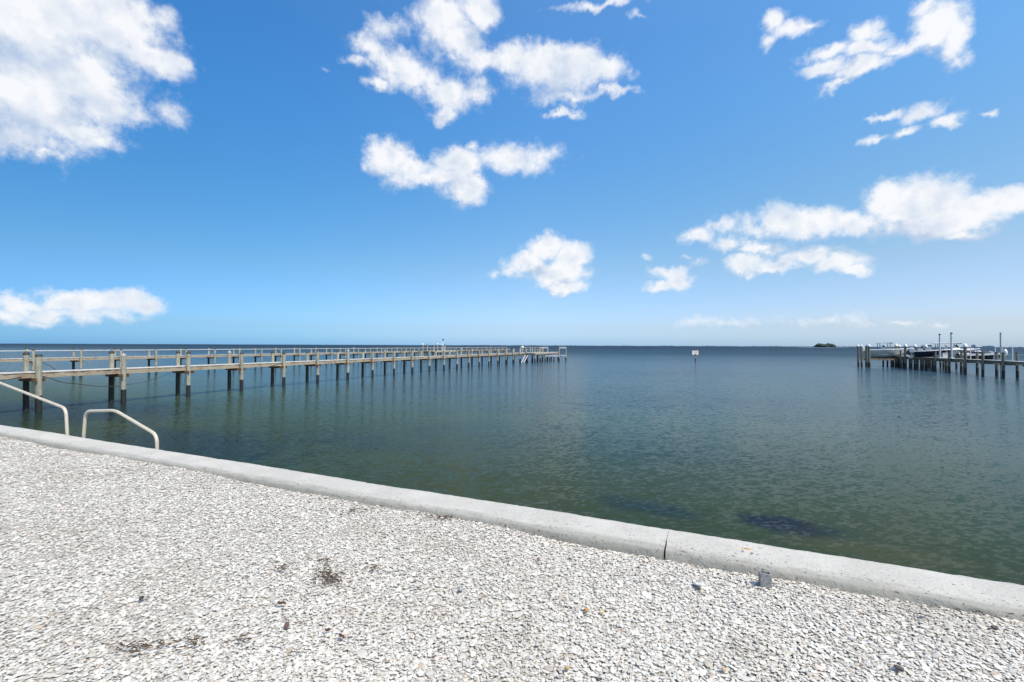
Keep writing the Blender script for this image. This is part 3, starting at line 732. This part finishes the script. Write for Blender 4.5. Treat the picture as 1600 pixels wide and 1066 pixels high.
# ------------------------------------------------------------------ small concrete block, debris on the shells
def on_ground(px, py): return at_z(px, py, GZ+.004)
bp = on_ground(1197, 917)
blk = empty('concrete_block', (bp.x, bp.y, bp.z-.01), 'small hollow grey concrete block standing against the sea wall', 'concrete block', None, math.atan2(WN.x, WN.y)*-1+R(8))
w_, h_, d_, tk = .036, .098, .04, .009
mb = MB()
mb.box((0, 0, h_/2), (w_, tk/2, h_/2)); mb.box((0, d_*1.2, h_/2), (w_, tk/2, h_/2-.002))
mb.box((-w_+tk/2, d_*.6, h_/2), (tk/2, d_*.6-tk/2-.0006, h_/2-.001)); mb.box((w_-tk/2, d_*.6, h_/2), (tk/2, d_*.6-tk/2-.0006, h_/2-.001))
bo = mb.build('shell_wall', simple('grey_concrete', (.25, .25, .245), .9, .25, 60, 0, .004), blk, .002)
mb = MB(); mb.box((0, d_*.6, h_*.52), (w_-tk-.0006, d_*.6-tk/2-.0008, .004)); mb.build('inner_web', bo.data.materials[0], blk)

M['bark'] = wood('brown_bark', (.045, .025, .015), (.13, .06, .03), .9)
M['weed'] = simple('dry_seaweed', (.085, .052, .030), .9, .5, 60)
M['twig'] = simple('grey_twig', (.10, .085, .07), .9, .4, 40)
def rock(px, py, r, col, label, flat=.6, name='pebble', cat='pebble', sx=1.0):
    r *= .82
    P = on_ground(px, py); vs = []; fs = []; n1, n2 = 7, 12
    rr = random.Random(int(px*7+py)); ph = [rr.uniform(0, 6.28) for _ in range(6)]
    for i in range(n1+1):
        th = math.pi*i/n1
        for j in range(n2):
            a = 2*math.pi*j/n2; k = 1+.16*math.sin(2*a+ph[0])*math.sin(th*2+ph[1])+.10*math.sin(3*a+ph[2]+th)+rr.uniform(-.06, .06)
            vs.append((r*k*math.sin(th)*math.cos(a)*sx, r*k*math.sin(th)*math.sin(a), r*k*flat*math.cos(th)))
    for i in range(n1):
        for j in range(n2): j2 = (j+1) % n2; fs.append((i*n2+j, (i+1)*n2+j, (i+1)*n2+j2, i*n2+j2))
    mb = MB(); mb.add(vs, fs, rr.random() < .5); o = mb.build(name, simple('stone_%s' % name, col, .85, .3, 90, 0, .003))
    o.location = (P.x, P.y, P.z+.012+r*flat*.45); o.rotation_euler = (rr.uniform(-.3, .3), rr.uniform(-.3, .3), rr.uniform(0, 3)); return tag(o, label, cat, 'stones and chips among the shells')
rock(448, 981, .021, (.13, .075, .055), 'round brown stone just below the dark bark chip on the shells', .7, 'stone', 'stone')
rock(841, 877, .017, (.22, .13, .09), 'brown stone near the foot of the sea wall, left of its joint', .7, 'stone', 'stone')
rock(916, 957, .017, (.42, .24, .10), 'ochre stone on the shells, left of a tan stone beside a twig', .8, 'stone', 'stone')
rock(940, 960, .018, (.62, .50, .30), 'pale tan stone touching a twig on the shells', .6, 'stone', 'stone')
rock(1092, 916, .045, (.62, .60, .56), 'large flat pale stone on the shells between the wall joint and the block', .28, 'stone', 'stone', 1.3)
rock(720, 923, .024, (.33, .33, .33), 'flat grey stone in the middle of the shell ground', .3, 'stone', 'stone', 1.3)
rock(886, 1049, .016, (.50, .34, .16), 'tan stone near the bottom edge of the shells, left of centre-right', .7, 'stone', 'stone')
rock(1131, 1051, .016, (.48, .36, .22), 'sandy stone near the bottom edge, below the concrete block', .7, 'stone', 'stone')
rock(1555, 985, .020, (.17, .14, .12), 'dark round stone by the sea wall near the right edge', .6, 'stone', 'stone')
rock(221, 938, .018, (.035, .035, .035), 'black stone alone on the shells in the lower left', .6, 'stone', 'stone', 1.3)
rock(1006, 881, .015, (.24, .10, .06), 'reddish chip on the shells below the wall joint', .5, 'stone', 'stone')
rock(1404, 1048, .022, (.09, .075, .065), 'dark flat stone near the bottom right of the shells', .45, 'stone', 'stone', 1.3)
def bark(px, py, L, w, a, label):
    P = on_ground(px, py); rr = random.Random(int(px+py)); secs = []
    for i in range(7):
        u = i/6-.5; k = (1-abs(u)*rr.uniform(.2, .9)); secs.append([(u*L, w*k*math.cos(th)+rr.uniform(-.1, .1)*w, .45*w*k*math.sin(th)+.003*math.sin(u*9)) for th in [j/8*2*math.pi for j in range(8)]])
    mb = MB(); mb.loft(secs, smooth=False); o = mb.build('bark_chip', M['bark']); o.location = (P.x, P.y, P.z+.02); o.rotation_euler = (.15, .1, a)
    return tag(o, label, 'bark chip', 'bark chips on the shells')
bark(440, 947, .050, .013, .1, 'chunky dark brown bark chip above the round brown stone')
bark(512, 989, .032, .010, .3, 'rust-brown bark chip at the left end of a short trail')
bark(534, 999, .040, .008, -.6, 'thin dark bark sliver at the right end of a short trail')
bark(647, 914, .030, .008, .5, 'reddish bark chip above the flat grey stone')
bark(455, 900, .022, .006, .4, 'tiny dark bark fleck above the chunky bark chip')
def weed(px, py, rx, ry, n, label, a0=0, spread=.9, mt='weed', name='dried_seaweed', cat='dried seaweed', L=(.02, .05)):
    P = on_ground(px, py); rr = random.Random(int(px*3+py)); mb = MB()
    for i in range(n):
        x = rr.gauss(0, rx*.60); y = rr.gauss(0, ry*.55)+x*math.tan(a0)*.7; l = rr.uniform(*L); a = a0+rr.gauss(0, spread); z = rr.uniform(.010, .03)
        d = Vector((math.cos(a), math.sin(a), 0))*l/2; k = Vector((-d.y, d.x, 0))*rr.uniform(-.4, .4)
        mb.tube([Vector((x, y, z))-d, Vector((x, y, z+.006))+k, Vector((x, y, z))+d], [.0008, rr.uniform(.002, .0045), .0008], 5, caps=False)
    o = mb.build(name, M[mt]); o.location = P; return tag(o, label, cat, 'dried seaweed clumps on the shells')
weed(514, 905, .09, .10, 110, 'largest clump of dried brown seaweed, in the left middle of the shells', -.7, .8)
weed(508, 880, .05, .03, 16, 'small wisp of seaweed just above the largest clump', .1)
weed(441, 892, .05, .03, 16, 'small dark seaweed wisp left of the largest clump', 0)
weed(216, 1016, .14, .05, 42, 'long brown seaweed streak in the lower left of the shells', .0, .5)
weed(283, 1007, .10, .05, 30, 'branching brown seaweed streak right of the long lower left one', .2, .7)
weed(375, 1004, .07, .04, 20, 'dark seaweed scraps between the lower left streaks and the bark trail', .1)
weed(560, 800, .25, .05, 40, 'faint line of dry debris leading to the foot of the sea wall', .35, .5)
weed(690, 812, .22, .05, 50, 'debris caught at the foot of the sea wall, left of its joint', -.4, .6)
weed(585, 893, .08, .03, 16, 'sparse seaweed scraps right of the largest clump', 0)
weed(1580, 966, .22, .03, 40, 'brown debris lodged against the sea wall at the right edge', -.45, .35)
weed(1150, 1010, .10, .1, 8, 'few fine stalks lying below the concrete block', -.5, .5)
def twig(px, py, L, a, label):
    P = on_ground(px, py); d = Vector((math.cos(a), math.sin(a), 0))*L/2; k = Vector((-d.y, d.x, 0))*.12
    o = MB().tube([-d, -d*.3+k, d*.4-k*.5, d], [.0018, .0028, .0024, .0012], 6).build('twig', M['twig']); o.location = (P.x, P.y, P.z+.022); return tag(o, label, 'twig', 'twigs on the shells')
twig(956, 957, .075, -.08, 'straight grey twig lying beside the tan stone')
twig(582, 1040, .09, -.25, 'grey twig near the bottom edge, left of centre')
twig(881, 946, .06, -1.0, 'short twig above the ochre stone')
twig(1045, 1033, .06, -.6, 'thin twig near the bottom edge, right of centre')
twig(1445, 967, .11, -.45, 'dark twig lying along the shells near the sea wall at the right')
twig(15, 995, .07, .8, 'twig at the lower left edge of the shells')

rr = random.Random(5); mb = MB()
for i in range(900):
    cxp, cyp, sp = rr.choice(((510, 900, 160), (300, 1000, 170), (420, 930, 120), (700, 830, 90), (620, 900, 160), (1000, 900, 260), (900, 960, 380)))
    P = on_ground(min(1590, max(5, cxp+rr.gauss(0, sp))), min(1064, max(800, cyp+rr.gauss(0, sp*.35))))
    if P.dot(WN) > DIN-.03: continue
    a = rr.uniform(0, 6.28); l = rr.uniform(.004, .012); w = rr.uniform(.0015, .004); d = Vector((math.cos(a), math.sin(a), 0)); k = Vector((-d.y, d.x, 0)); z = Vector((0, 0, rr.uniform(.012, .022)))
    mb.add([P+z-d*l, P+z+k*w+Vector((0, 0, .002)), P+z+d*l, P+z-k*w, P+z+Vector((0, 0, .004)), P+z-Vector((0, 0, .002))], [(0, 1, 4), (1, 2, 4), (2, 3, 4), (3, 0, 4), (1, 0, 5), (2, 1, 5), (3, 2, 5), (0, 3, 5)])
tag(mb.build('leaf_litter', M['weed']), 'tiny brown leaf and bark bits strewn thinly over the white shells', 'leaf litter', kind='stuff')

# ------------------------------------------------------------------ warning sign in the water
root = empty('warning_sign', G(1086.5, 83.5), 'white warning board with an orange diamond on a post in open water', 'sign')
MB().tube([(0, 0, -2), (0, 0, 1.25)], .085, 10).build('post', M['pile'], root)
MB().box((0, -.10, 1.62), (.57, .02, .40)).build('board', M['white'], root, .004).rotation_euler = (0, R(-2), 0)
mb = MB()
for k in range(4):
    a = k*math.pi/2; b2 = a+math.pi/2
    mb.bar((.21*math.cos(a), -.127, 1.64+.21*math.sin(a)), (.21*math.cos(b2), -.127, 1.64+.21*math.sin(b2)), .010, .05, (0, 1, 0))
for z in (1.985, 1.255): mb.box((0, -.128, z), (.52, .006, .022))
mb.build('orange_marking', M['orange'], root)
MB().box((0, -.07, 1.25), (.10, .06, .12)).build('bracket', M['black'], root)

# ------------------------------------------------------------------ right-hand dock: end platform, mooring piles, boats
platform(pier3, P3+STEP*6.3+RW*1.0, E1, RW, 6.5, 4.2, 1.56, M['deck'], M['dark_wood'], M['pile_dark'], 4, 4)
platform(pier3, P3+STEP*7.5-RW*.5, E1, RW, 3.6, 1.5, 1.57, M['deck'], M['dark_wood'], M['pile_dark'], 3, 2)
for px, Y, top in ((1414.5, 60.6, 2.93), (1429.5, 58.8, 2.90), (1447, 56.2, 2.85), (1507.5, 49.0, 2.92), (1400, 63.4, 2.98)):
    P = Vector(G(px, Y)); 
    root = empty('mooring_pile', (P.x, P.y, 0), {1400: 'white-capped mooring pile just right of the bow of the pale boat', 1414.5: 'white-capped mooring pile second from the pale boat, at the dock end',
        1429.5: 'white-capped mooring pile third from the pale boat, on the dock platform', 1447: 'white-capped mooring pile left of the two tall pale poles', 1507.5: 'white-capped mooring pile right of the two tall pale poles'}[px], 'mooring pile', 'white-capped mooring piles at the right dock')
    make_pile(root, P, .15, top, M['pile_dark'], M['cap_white'], .32, 1.5)
boat_lift('dark boat lift with white-capped piles carrying the pale boat left of the right dock', [G(1341, 63.9), G(1346.5, 63.0), G(1402, 65), G(1405, 63.3)], 2.92, 0, 0, 1.08, M['pile_dark'], M['cap_white'])
for (px, Y, cw, lb) in ((1353.5, 62.9, 0, 'plain dark mooring pile beside the stern of the pale boat'), (1358.3, 62.0, 1, 'white-capped mooring pile in front of the stern of the pale boat')):
    P = Vector(G(px, Y)); root = empty('mooring_pile', (P.x, P.y, 0), lb, 'mooring pile', 'white-capped mooring piles at the right dock')
    make_pile(root, P, .15, 2.92, M['pile_dark'], M['cap_white'] if cw else M['pile_cap'], .30 if cw else .1, 1.5 if cw else 1.0)

def hull_mesh(L, Bm, H, bow=1.1, sheer=.25, deadrise=.35):
    """hull along +x (bow), keel near z=0; returns sections port-gunwale..keel..starboard-gunwale"""
    secs = []; n = 16
    for i in range(n+1):
        u = i/n; x = -L/2+L*u
        w = Bm/2*(1-max(0, (u-.45)/.55)**2.4*.98); k = H*(.8*max(0, (u-.55)/.45)**1.8)
        zs = H+sheer*u*u; ch = k+(zs-k)*(deadrise+.15*u)*.75; cw = w*.88*(1-.25*u*u)
        xk = x - (0 if u < .8 else 0)
        rake = lambda z: x + (z/H-.6)*bow*max(0, (u-.7)/.3)
        secs.append([(rake(zs), w, zs), (rake(zs*.8), w*.985, zs*.82+ch*.18), (rake(ch), cw, ch), (rake(k), 0, k), (rake(ch), -cw, ch), (rake(zs*.8), -w*.985, zs*.82+ch*.18), (rake(zs), -w, zs)])
    return secs
def boat(name, label, P, az, L, Bm, H, z, hullm, canopy, eng=True, zt=1.1, cat='motorboat'):
    root = empty(name, (P[0], P[1], z), label, cat, None, math.pi/2-az)
    secs = hull_mesh(L, Bm, H)
    MB().loft(secs, close=False, caps=False).add([q for q in secs[0]], [tuple(range(7))]).build('hull', hullm, root)
    # gunwale band, foredeck and cockpit sole
    mb = MB()
    for sg in (0, 6): mb.tube([Vector(s_[sg])+Vector((0, 0, .03)) for s_ in secs], .05, 6)
    mb.build('gunwale', M['white'], root)
    ds = [[(s_[0][0], s_[0][1]*.97, s_[0][2]-.02), (s_[0][0], s_[0][1]*.4, s_[0][2]+.05), (s_[0][0], -s_[0][1]*.4, s_[0][2]+.05), (s_[0][0], -s_[0][1]*.97, s_[0][2]-.02)] for s_ in secs[9:]]
    MB().loft(ds, close=False, caps=False).build('foredeck', M['white'], root)
    sole = [[(s_[0][0], s_[0][1]*.9, H*.45), (s_[0][0], -s_[0][1]*.9, H*.45)] for s_ in secs[:10]]
    MB().loft(sole, close=False, caps=False).build('cockpit_floor', M['white'], root)
    con = MB(); con.loft([[(x-.28, -.33, zz), (x+.28+(.0 if zz < H else -.12), -.33, zz), (x+.28+(.0 if zz < H else -.12), .33, zz), (x-.28, .33, zz)] for x, zz in ((0, H*.45), (0, H+.1), (-.04, H+.42))], smooth=False)
    con.build('console', M['white'], root)
    MB().loft([[(.12, -.3, H+.40), (.12, .3, H+.40)], [(-.1, -.27, H+.72), (-.1, .27, H+.72)], [(-.12, -.27, H+.72), (-.12, .27, H+.72)], [(.09, -.3, H+.40), (.09, .3, H+.40)]], close=False, smooth=False, caps=False).build('windscreen', M['glass'], root)
    MB().box((-.75, 0, H*.45+.35), (.22, .42, .34)).build('seat', M['canvas'], root, .03)
    if canopy:
        tt = empty_part('t_top', root)
        zt_ = H+zt
        mb = MB(); mb.loft([[(x, y*(1-.06*abs(k)), zt_+.05*(1-y*y)-.03*abs(k)+dz_) for y in (-canopy[1]/2, -canopy[1]/4, 0, canopy[1]/4, canopy[1]/2)] for x, k, dz_ in ((-canopy[0]/2, 1, 0), (0, 0, 0), (canopy[0]/2, 1, 0), (canopy[0]/2, 1, -.10), (0, 0, -.10), (-canopy[0]/2, 1, -.10))], close=False, smooth=False, caps=False)
        rf = mb.build('canopy', canopy[2], root)
        for sx in (-1, 1):
            for sy in (-1, 1):
                MB().tube([(sx*canopy[0]*.28-.05, sy*.42, H*.5), (sx*canopy[0]*.36, sy*.45, zt_-.04)], .045, 6).build('canopy_leg', M['grey'], root)
    if eng:
        e_ = MB(); x0 = -L/2-.22
        e_.loft([[(x0-.20*k, -.19*k, zz), (x0+.24*k, -.19*k, zz), (x0+.24*k, .19*k, zz), (x0-.20*k, .19*k, zz)] for zz, k in ((H*.72, .7), (H*.85, 1.05), (H+.30, 1.05), (H+.48, .75))], smooth=False)
        e_.box((x0+.02, 0, H*.35), (.09, .05, H*.4)); e_.box((x0-.08, 0, -.05), (.18, .03, .10))
        e_.build('outboard_engine', M['white'], root, .03)
    return root
def empty_part(n, r): return None
AZW = math.atan2(RW.x, RW.y)
boat('center_console_boat', 'pale grey motorboat with a dark framed top, raised on the lift left of the dock', G(1381, 63.9), AZW, 4.55, 1.9, 1.12, 1.22, M['hull_grey'], (1.7, 1.3, M['grey']), zt=1.05)
boat('center_console_boat', 'white motorboat with a wide white canopy, behind the two tall pale poles', G(1478, 56.5), AZW+.15, 3.5, 1.9, .95, 1.42, M['white'], (2.5, 1.6, M['canvas']), zt=.95)
boat('motorboat', 'dark navy hulled motorboat low behind the right dock, left of the tall poles', G(1451, 54.0), AZW+.3, 2.6, 1.4, .65, 1.62, M['navy'], None, eng=True)
boat('motorboat', 'white covered motorboat between the second tall pole and the dock, right of the wide canopy', G(1495, 54.0), AZW-.1, 2.9, 1.7, .85, 1.5, M['white'], None, eng=False)
P = Vector(G(1494, 53.7)); mb = MB()
mb.loft([[(x*1.25, y, .32*(1-abs(x))*(1-y*y*.8)+.0) for y in (-.9, -.5, 0, .5, .9)] for x in (-1, -.5, 0, .5, 1)], close=False, caps=False)
cv = mb.build('boat_cover', M['canvas']); cv.location = (P.x, P.y, 2.42); cv.rotation_euler = (0, 0, math.pi/2-AZW); tag(cv, 'white canvas cover stretched over the boat right of the wide canopy', 'boat cover')

def jetski(label, P, az, z, hm, tm):
    root = empty('jet_ski', (P[0], P[1], z), label, 'jet ski', 'jet skis at the right dock', math.pi/2-az)
    secs = hull_mesh(2.7, 1.1, .42, .25, .18)
    MB().loft(secs, close=False, caps=False).add([q for q in secs[0]], [tuple(range(7))]).build('hull', hm, root)
    ds = [[(s_[0][0], s_[0][1], s_[0][2]), (s_[0][0], s_[0][1]*.5, s_[0][2]+.20), (s_[0][0], -s_[0][1]*.5, s_[0][2]+.20), (s_[0][0], -s_[0][1], s_[0][2])] for s_ in secs]
    MB().loft(ds, close=False, caps=False).build('deck_shell', tm, root)
    MB().loft([[(x, -w, h0), (x, w, h0), (x, w*.8, h1), (x, -w*.8, h1)] for x, w, h0, h1 in ((-1.1, .16, .5, .72), (-.5, .2, .5, .84), (.1, .18, .5, .80))], smooth=False).build('seat', M['black'], root, .03)
    MB().loft([[(x, -w, .5), (x, w, .5), (x-.05, w*.7, h1), (x-.05, -w*.7, h1)] for x, w, h1 in ((.1, .2, .84), (.45, .26, .95), (.95, .2, .62))], smooth=False).build('cowl', tm, root, .03)
    mb = MB(); mb.tube([(.22, -.38, 1.02), (.32, -.1, .98), (.32, .1, .98), (.22, .38, 1.02)], .03, 6); mb.tube([(.35, 0, .86), (.31, 0, .98)], .04, 6); mb.build('handlebar', M['black'], root)
    return root
jetski('dark jet ski beside the white-capped pile left of the tall poles', G(1438, 57.5), AZW-.4, 1.75, M['navy'], M['black'])
jetski('white and black jet ski behind the right dock rail', G(1521, 50.3), AZW+.05, 1.55, M['black'], M['white'])
jetski('grey jet ski partly hidden behind a pile of the right dock', G(1537.5, 48.0), AZW+.5, 1.5, M['black'], M['grey'])
for (px, Y, zt_, lb, r) in ((1468.3, 51.8, 4.30, 'tall pale pole, left of the pair on the right dock', .075), (1486.7, 50.2, 4.40, 'tall pale pole, right of the pair on the right dock', .085), (1564, 43.6, 4.22, 'tall slim dark grey pole standing alone near the right edge', .06)):
    P = Vector(G(px, Y)); root = empty('guide_pole', (P.x, P.y, 0), lb, 'pole', 'tall guide poles on the right dock')
    lo = 1.56 if px < 1500 else -2
    MB().tube([(0, 0, lo), (random.uniform(-.05, .02), 0, zt_)], r, 10).build('pole', M['pvc'] if px < 1500 else M['grey'], root)
    MB().lathe((0, 0, zt_), [(r*1.2, -.12), (r*1.2, .0), (r*.6, .04), (.01, .05)], 10).build('top_cap', M['grey'] if px > 1500 else M['black'], root)
    if px < 1500: MB().box((0, 0, lo+.06), (.16, .16, .06)).build('base_block', M['white'], root)
# white stanchions and rope on the far side of the right dock
pts = []
for px in (1516.5, 1554, 1566.5, 1582, 1606):
    d = ray(px, 540); k = (P3+RW*.92).dot(RW)/d.dot(RW); Pq = C0+d*k; pts.append((Pq.x, Pq.y))
for i, q in enumerate(pts):
    ln = .09 if i == 1 else .0
    MB().tube(local(pier3, [(q[0]-ln, q[1], 1.58), (q[0]+ln, q[1], 2.76)]), .035, 8).build('stanchion', M['white'], pier3)
mb = MB()
for a, b2 in zip(pts[:-1], pts[1:]): mb.tube(local(pier3, [(a[0], a[1], 2.16), (b2[0], b2[1], 2.14)]), .014, 6)
mb.build('guard_rope', M['rope_pale'], pier3)
P = Vector(G(1570.5, 42.2)); o = MB().lathe((0, 0, 0), [(.02, -.30), (.12, -.24), (.165, -.05), (.16, .12), (.10, .26), (.03, .31), (.02, .36)], 14).build('fender', M['white']); o.location = (P.x, P.y, 2.33)
tag(o, 'white egg-shaped boat fender hanging by a pile of the right dock', 'fender')
# dock clutter: boxes, lamp posts
def dock_box(px, Y, w, d, h, mt, label):
    P = Vector(G(px, Y)); root = empty('dock_box', (P.x, P.y, 1.56), label, 'dock box', 'storage boxes on the right dock', math.pi/2-AZW)
    MB().box((0, 0, h/2), (w/2, d/2, h/2)).build('body', mt, root, .01); MB().box((0, 0, h+.03), (w/2+.03, d/2+.03, .03)).build('lid', M['white'], root, .01)
dock_box(1420, 61.5, .9, .5, .40, M['rail'], 'cream storage box between two white-capped piles at the dock end')
dock_box(1433.5, 59.5, 1.3, .6, .30, M['block'], 'long low tan storage box left of the dark jet ski')
dock_box(1478, 52.8, .8, .6, .52, M['white'], 'white storage box between the two tall pale poles')
for px, Y, lb in ((1449.8, 56.8, 'short white lamp post, left of a close pair on the right dock'), (1453.8, 56.2, 'short white lamp post, right of a close pair on the right dock')):
    P = Vector(G(px, Y)); root = empty('dock_lamp', (P.x, P.y, 1.56), lb, 'lamp post', 'lamp posts on the right dock')
    MB().tube([(0, 0, 0), (0, 0, 1.35)], .06, 8).build('post', M['white'], root)
    MB().lathe((0, 0, 1.33), [(.07, 0), (.17, .06), (.18, .12), (.10, .17), (.01, .2)], 10).build('lamp_head', M['black'], root)
P = Vector(G(1443, 57.9)); root = empty('davit_crane', (P.x, P.y, 1.56), 'small dark davit winch post between the dock end piles and the lamp posts', 'davit')
MB().tube([(0, 0, 0), (0, 0, 1.2), (.1, 0, 1.5)], .09, 8).build('post', M['grey'], root); MB().box((.02, 0, 1.25), (.2, .16, .22)).build('winch', M['grey'], root, .02)

# ------------------------------------------------------------------ far shore and island
def treeline(name, label, a0, a1, D, hfun, depth, step, kind, mt, base=.6):
    """low wooded land: clumps of small crowns over a bank, built at distance D between two azimuths"""
    rr = random.Random(hash(name) % 1000 if False else len(name)*7); mb = MB(); n = int((a1-a0)*D/step)
    for i in range(n):
        u = (i+rr.random())/n; a = a0+(a1-a0)*u; h = hfun(u)*rr.uniform(.65, 1.15)
        if h <= .2: continue
        dd = D+rr.uniform(0, depth); x, y = dd*math.sin(a), dd*math.cos(a); w = h*rr.uniform(.5, .9)
        k1 = 5; prof = [(w*.35, 0), (w*.9, h*.35), (w, h*.6), (w*.6, h*.88), (.02, h)]
        vs = []; fs = []
        for r, z in prof:
            for k in range(k1+2):
                th = 2*math.pi*k/(k1+2); j = rr.uniform(.7, 1.25); vs.append((x+r*j*math.cos(th), y+r*j*math.sin(th), z*rr.uniform(.9, 1.1)))
        m_ = k1+2
        for q in range(len(prof)-1):
            for k in range(m_): k2 = (k+1) % m_; fs.append((q*m_+k, q*m_+k2, (q+1)*m_+k2, (q+1)*m_+k))
        mb.add(vs, fs)
    o = mb.build(name, mt); return tag(o, label, 'trees', kind=kind)
M['hazed_green'] = simple('hazed_foliage', (.035, .065, .075), .9, .3, .02)  # blue of distance haze painted into the foliage colour
M['isle'] = simple('mangrove_green', (.030, .052, .042), .9, .5, .2)
M['hazed_sand'] = simple('hazed_shore_sand', (.10, .14, .15), .9, .1, .05)  # sand colour turned blue-grey to stand in for distance haze
azp = lambda px: math.atan2(px-800, FPX)
fs_prof = lambda u: 15*(.45+.35*abs(math.sin(u*37))+.35*abs(math.sin(u*91+1)))
treeline('distant_trees', 'thin wooded shoreline along the horizon', azp(720), azp(1980), 9000, lambda u: 11*(.30+.4*abs(math.sin(u*37))+.4*abs(math.sin(u*91+1))), 300, 16, 'stuff', M['hazed_green'])
treeline('distant_trees', 'faint wooded shoreline low on the horizon at the left', azp(-380), azp(700), 14000, lambda u: 10*(.35+.5*abs(math.sin(u*17))), 300, 26, 'stuff', M['hazed_green'])
isl = treeline('island_trees', 'dark clump of mangroves on the small island at the horizon', azp(1271), azp(1307), 1500, lambda u: 9.5*min(1, 5*u, 5*(1-u))**.7*(.75+.4*abs(math.sin(u*21))), 50, 1.1, 'stuff', M['isle'])
Pi = Vector((1520*math.sin(azp(1285)), 1520*math.cos(azp(1285)), 0)); mb = MB()
mb.lathe((0, 0, 0), [(1.0, -1), (.92, .5), (.6, 1.2), (.01, 1.6)], 40); o = mb.build('island', M['hazed_sand']); o.location = Pi; o.scale = (66, 40, 1); o.rotation_euler = (0, 0, -azp(1285)); tag(o, kind='structure')
o = MB().lathe((0, 0, 0), [(1.0, -1), (.97, 1.2), (.5, 2), (.01, 2.2)], 60).build('far_shore', M['hazed_sand']); am = azp(1330); o.location = (9300*math.sin(am), 9300*math.cos(am), 0); o.scale = (7000, 330, 1); o.rotation_euler = (0, 0, -am); tag(o, kind='structure')
for px, h, w, lb in ((1521, 34, 40, 'tiny tower block on the horizon, left of its neighbour at the far right'), (1544, 20, 110, 'tiny wide building on the horizon at the far right')):
    D_ = 8800; a = azp(px); root = empty('distant_building', (D_*math.sin(a), D_*math.cos(a), 0), lb, 'building', 'buildings on the far shore', -a)
    MB().box((0, 0, h/2), (w/2, 15, h/2)).build('wall', simple('pale_facade', (.45, .46, .46), .8), root)
    MB().box((w*.1, 0, h+2), (w*.2, 8, 2)).build('roof', simple('roof_plant', (.3, .3, .3), .8), root)
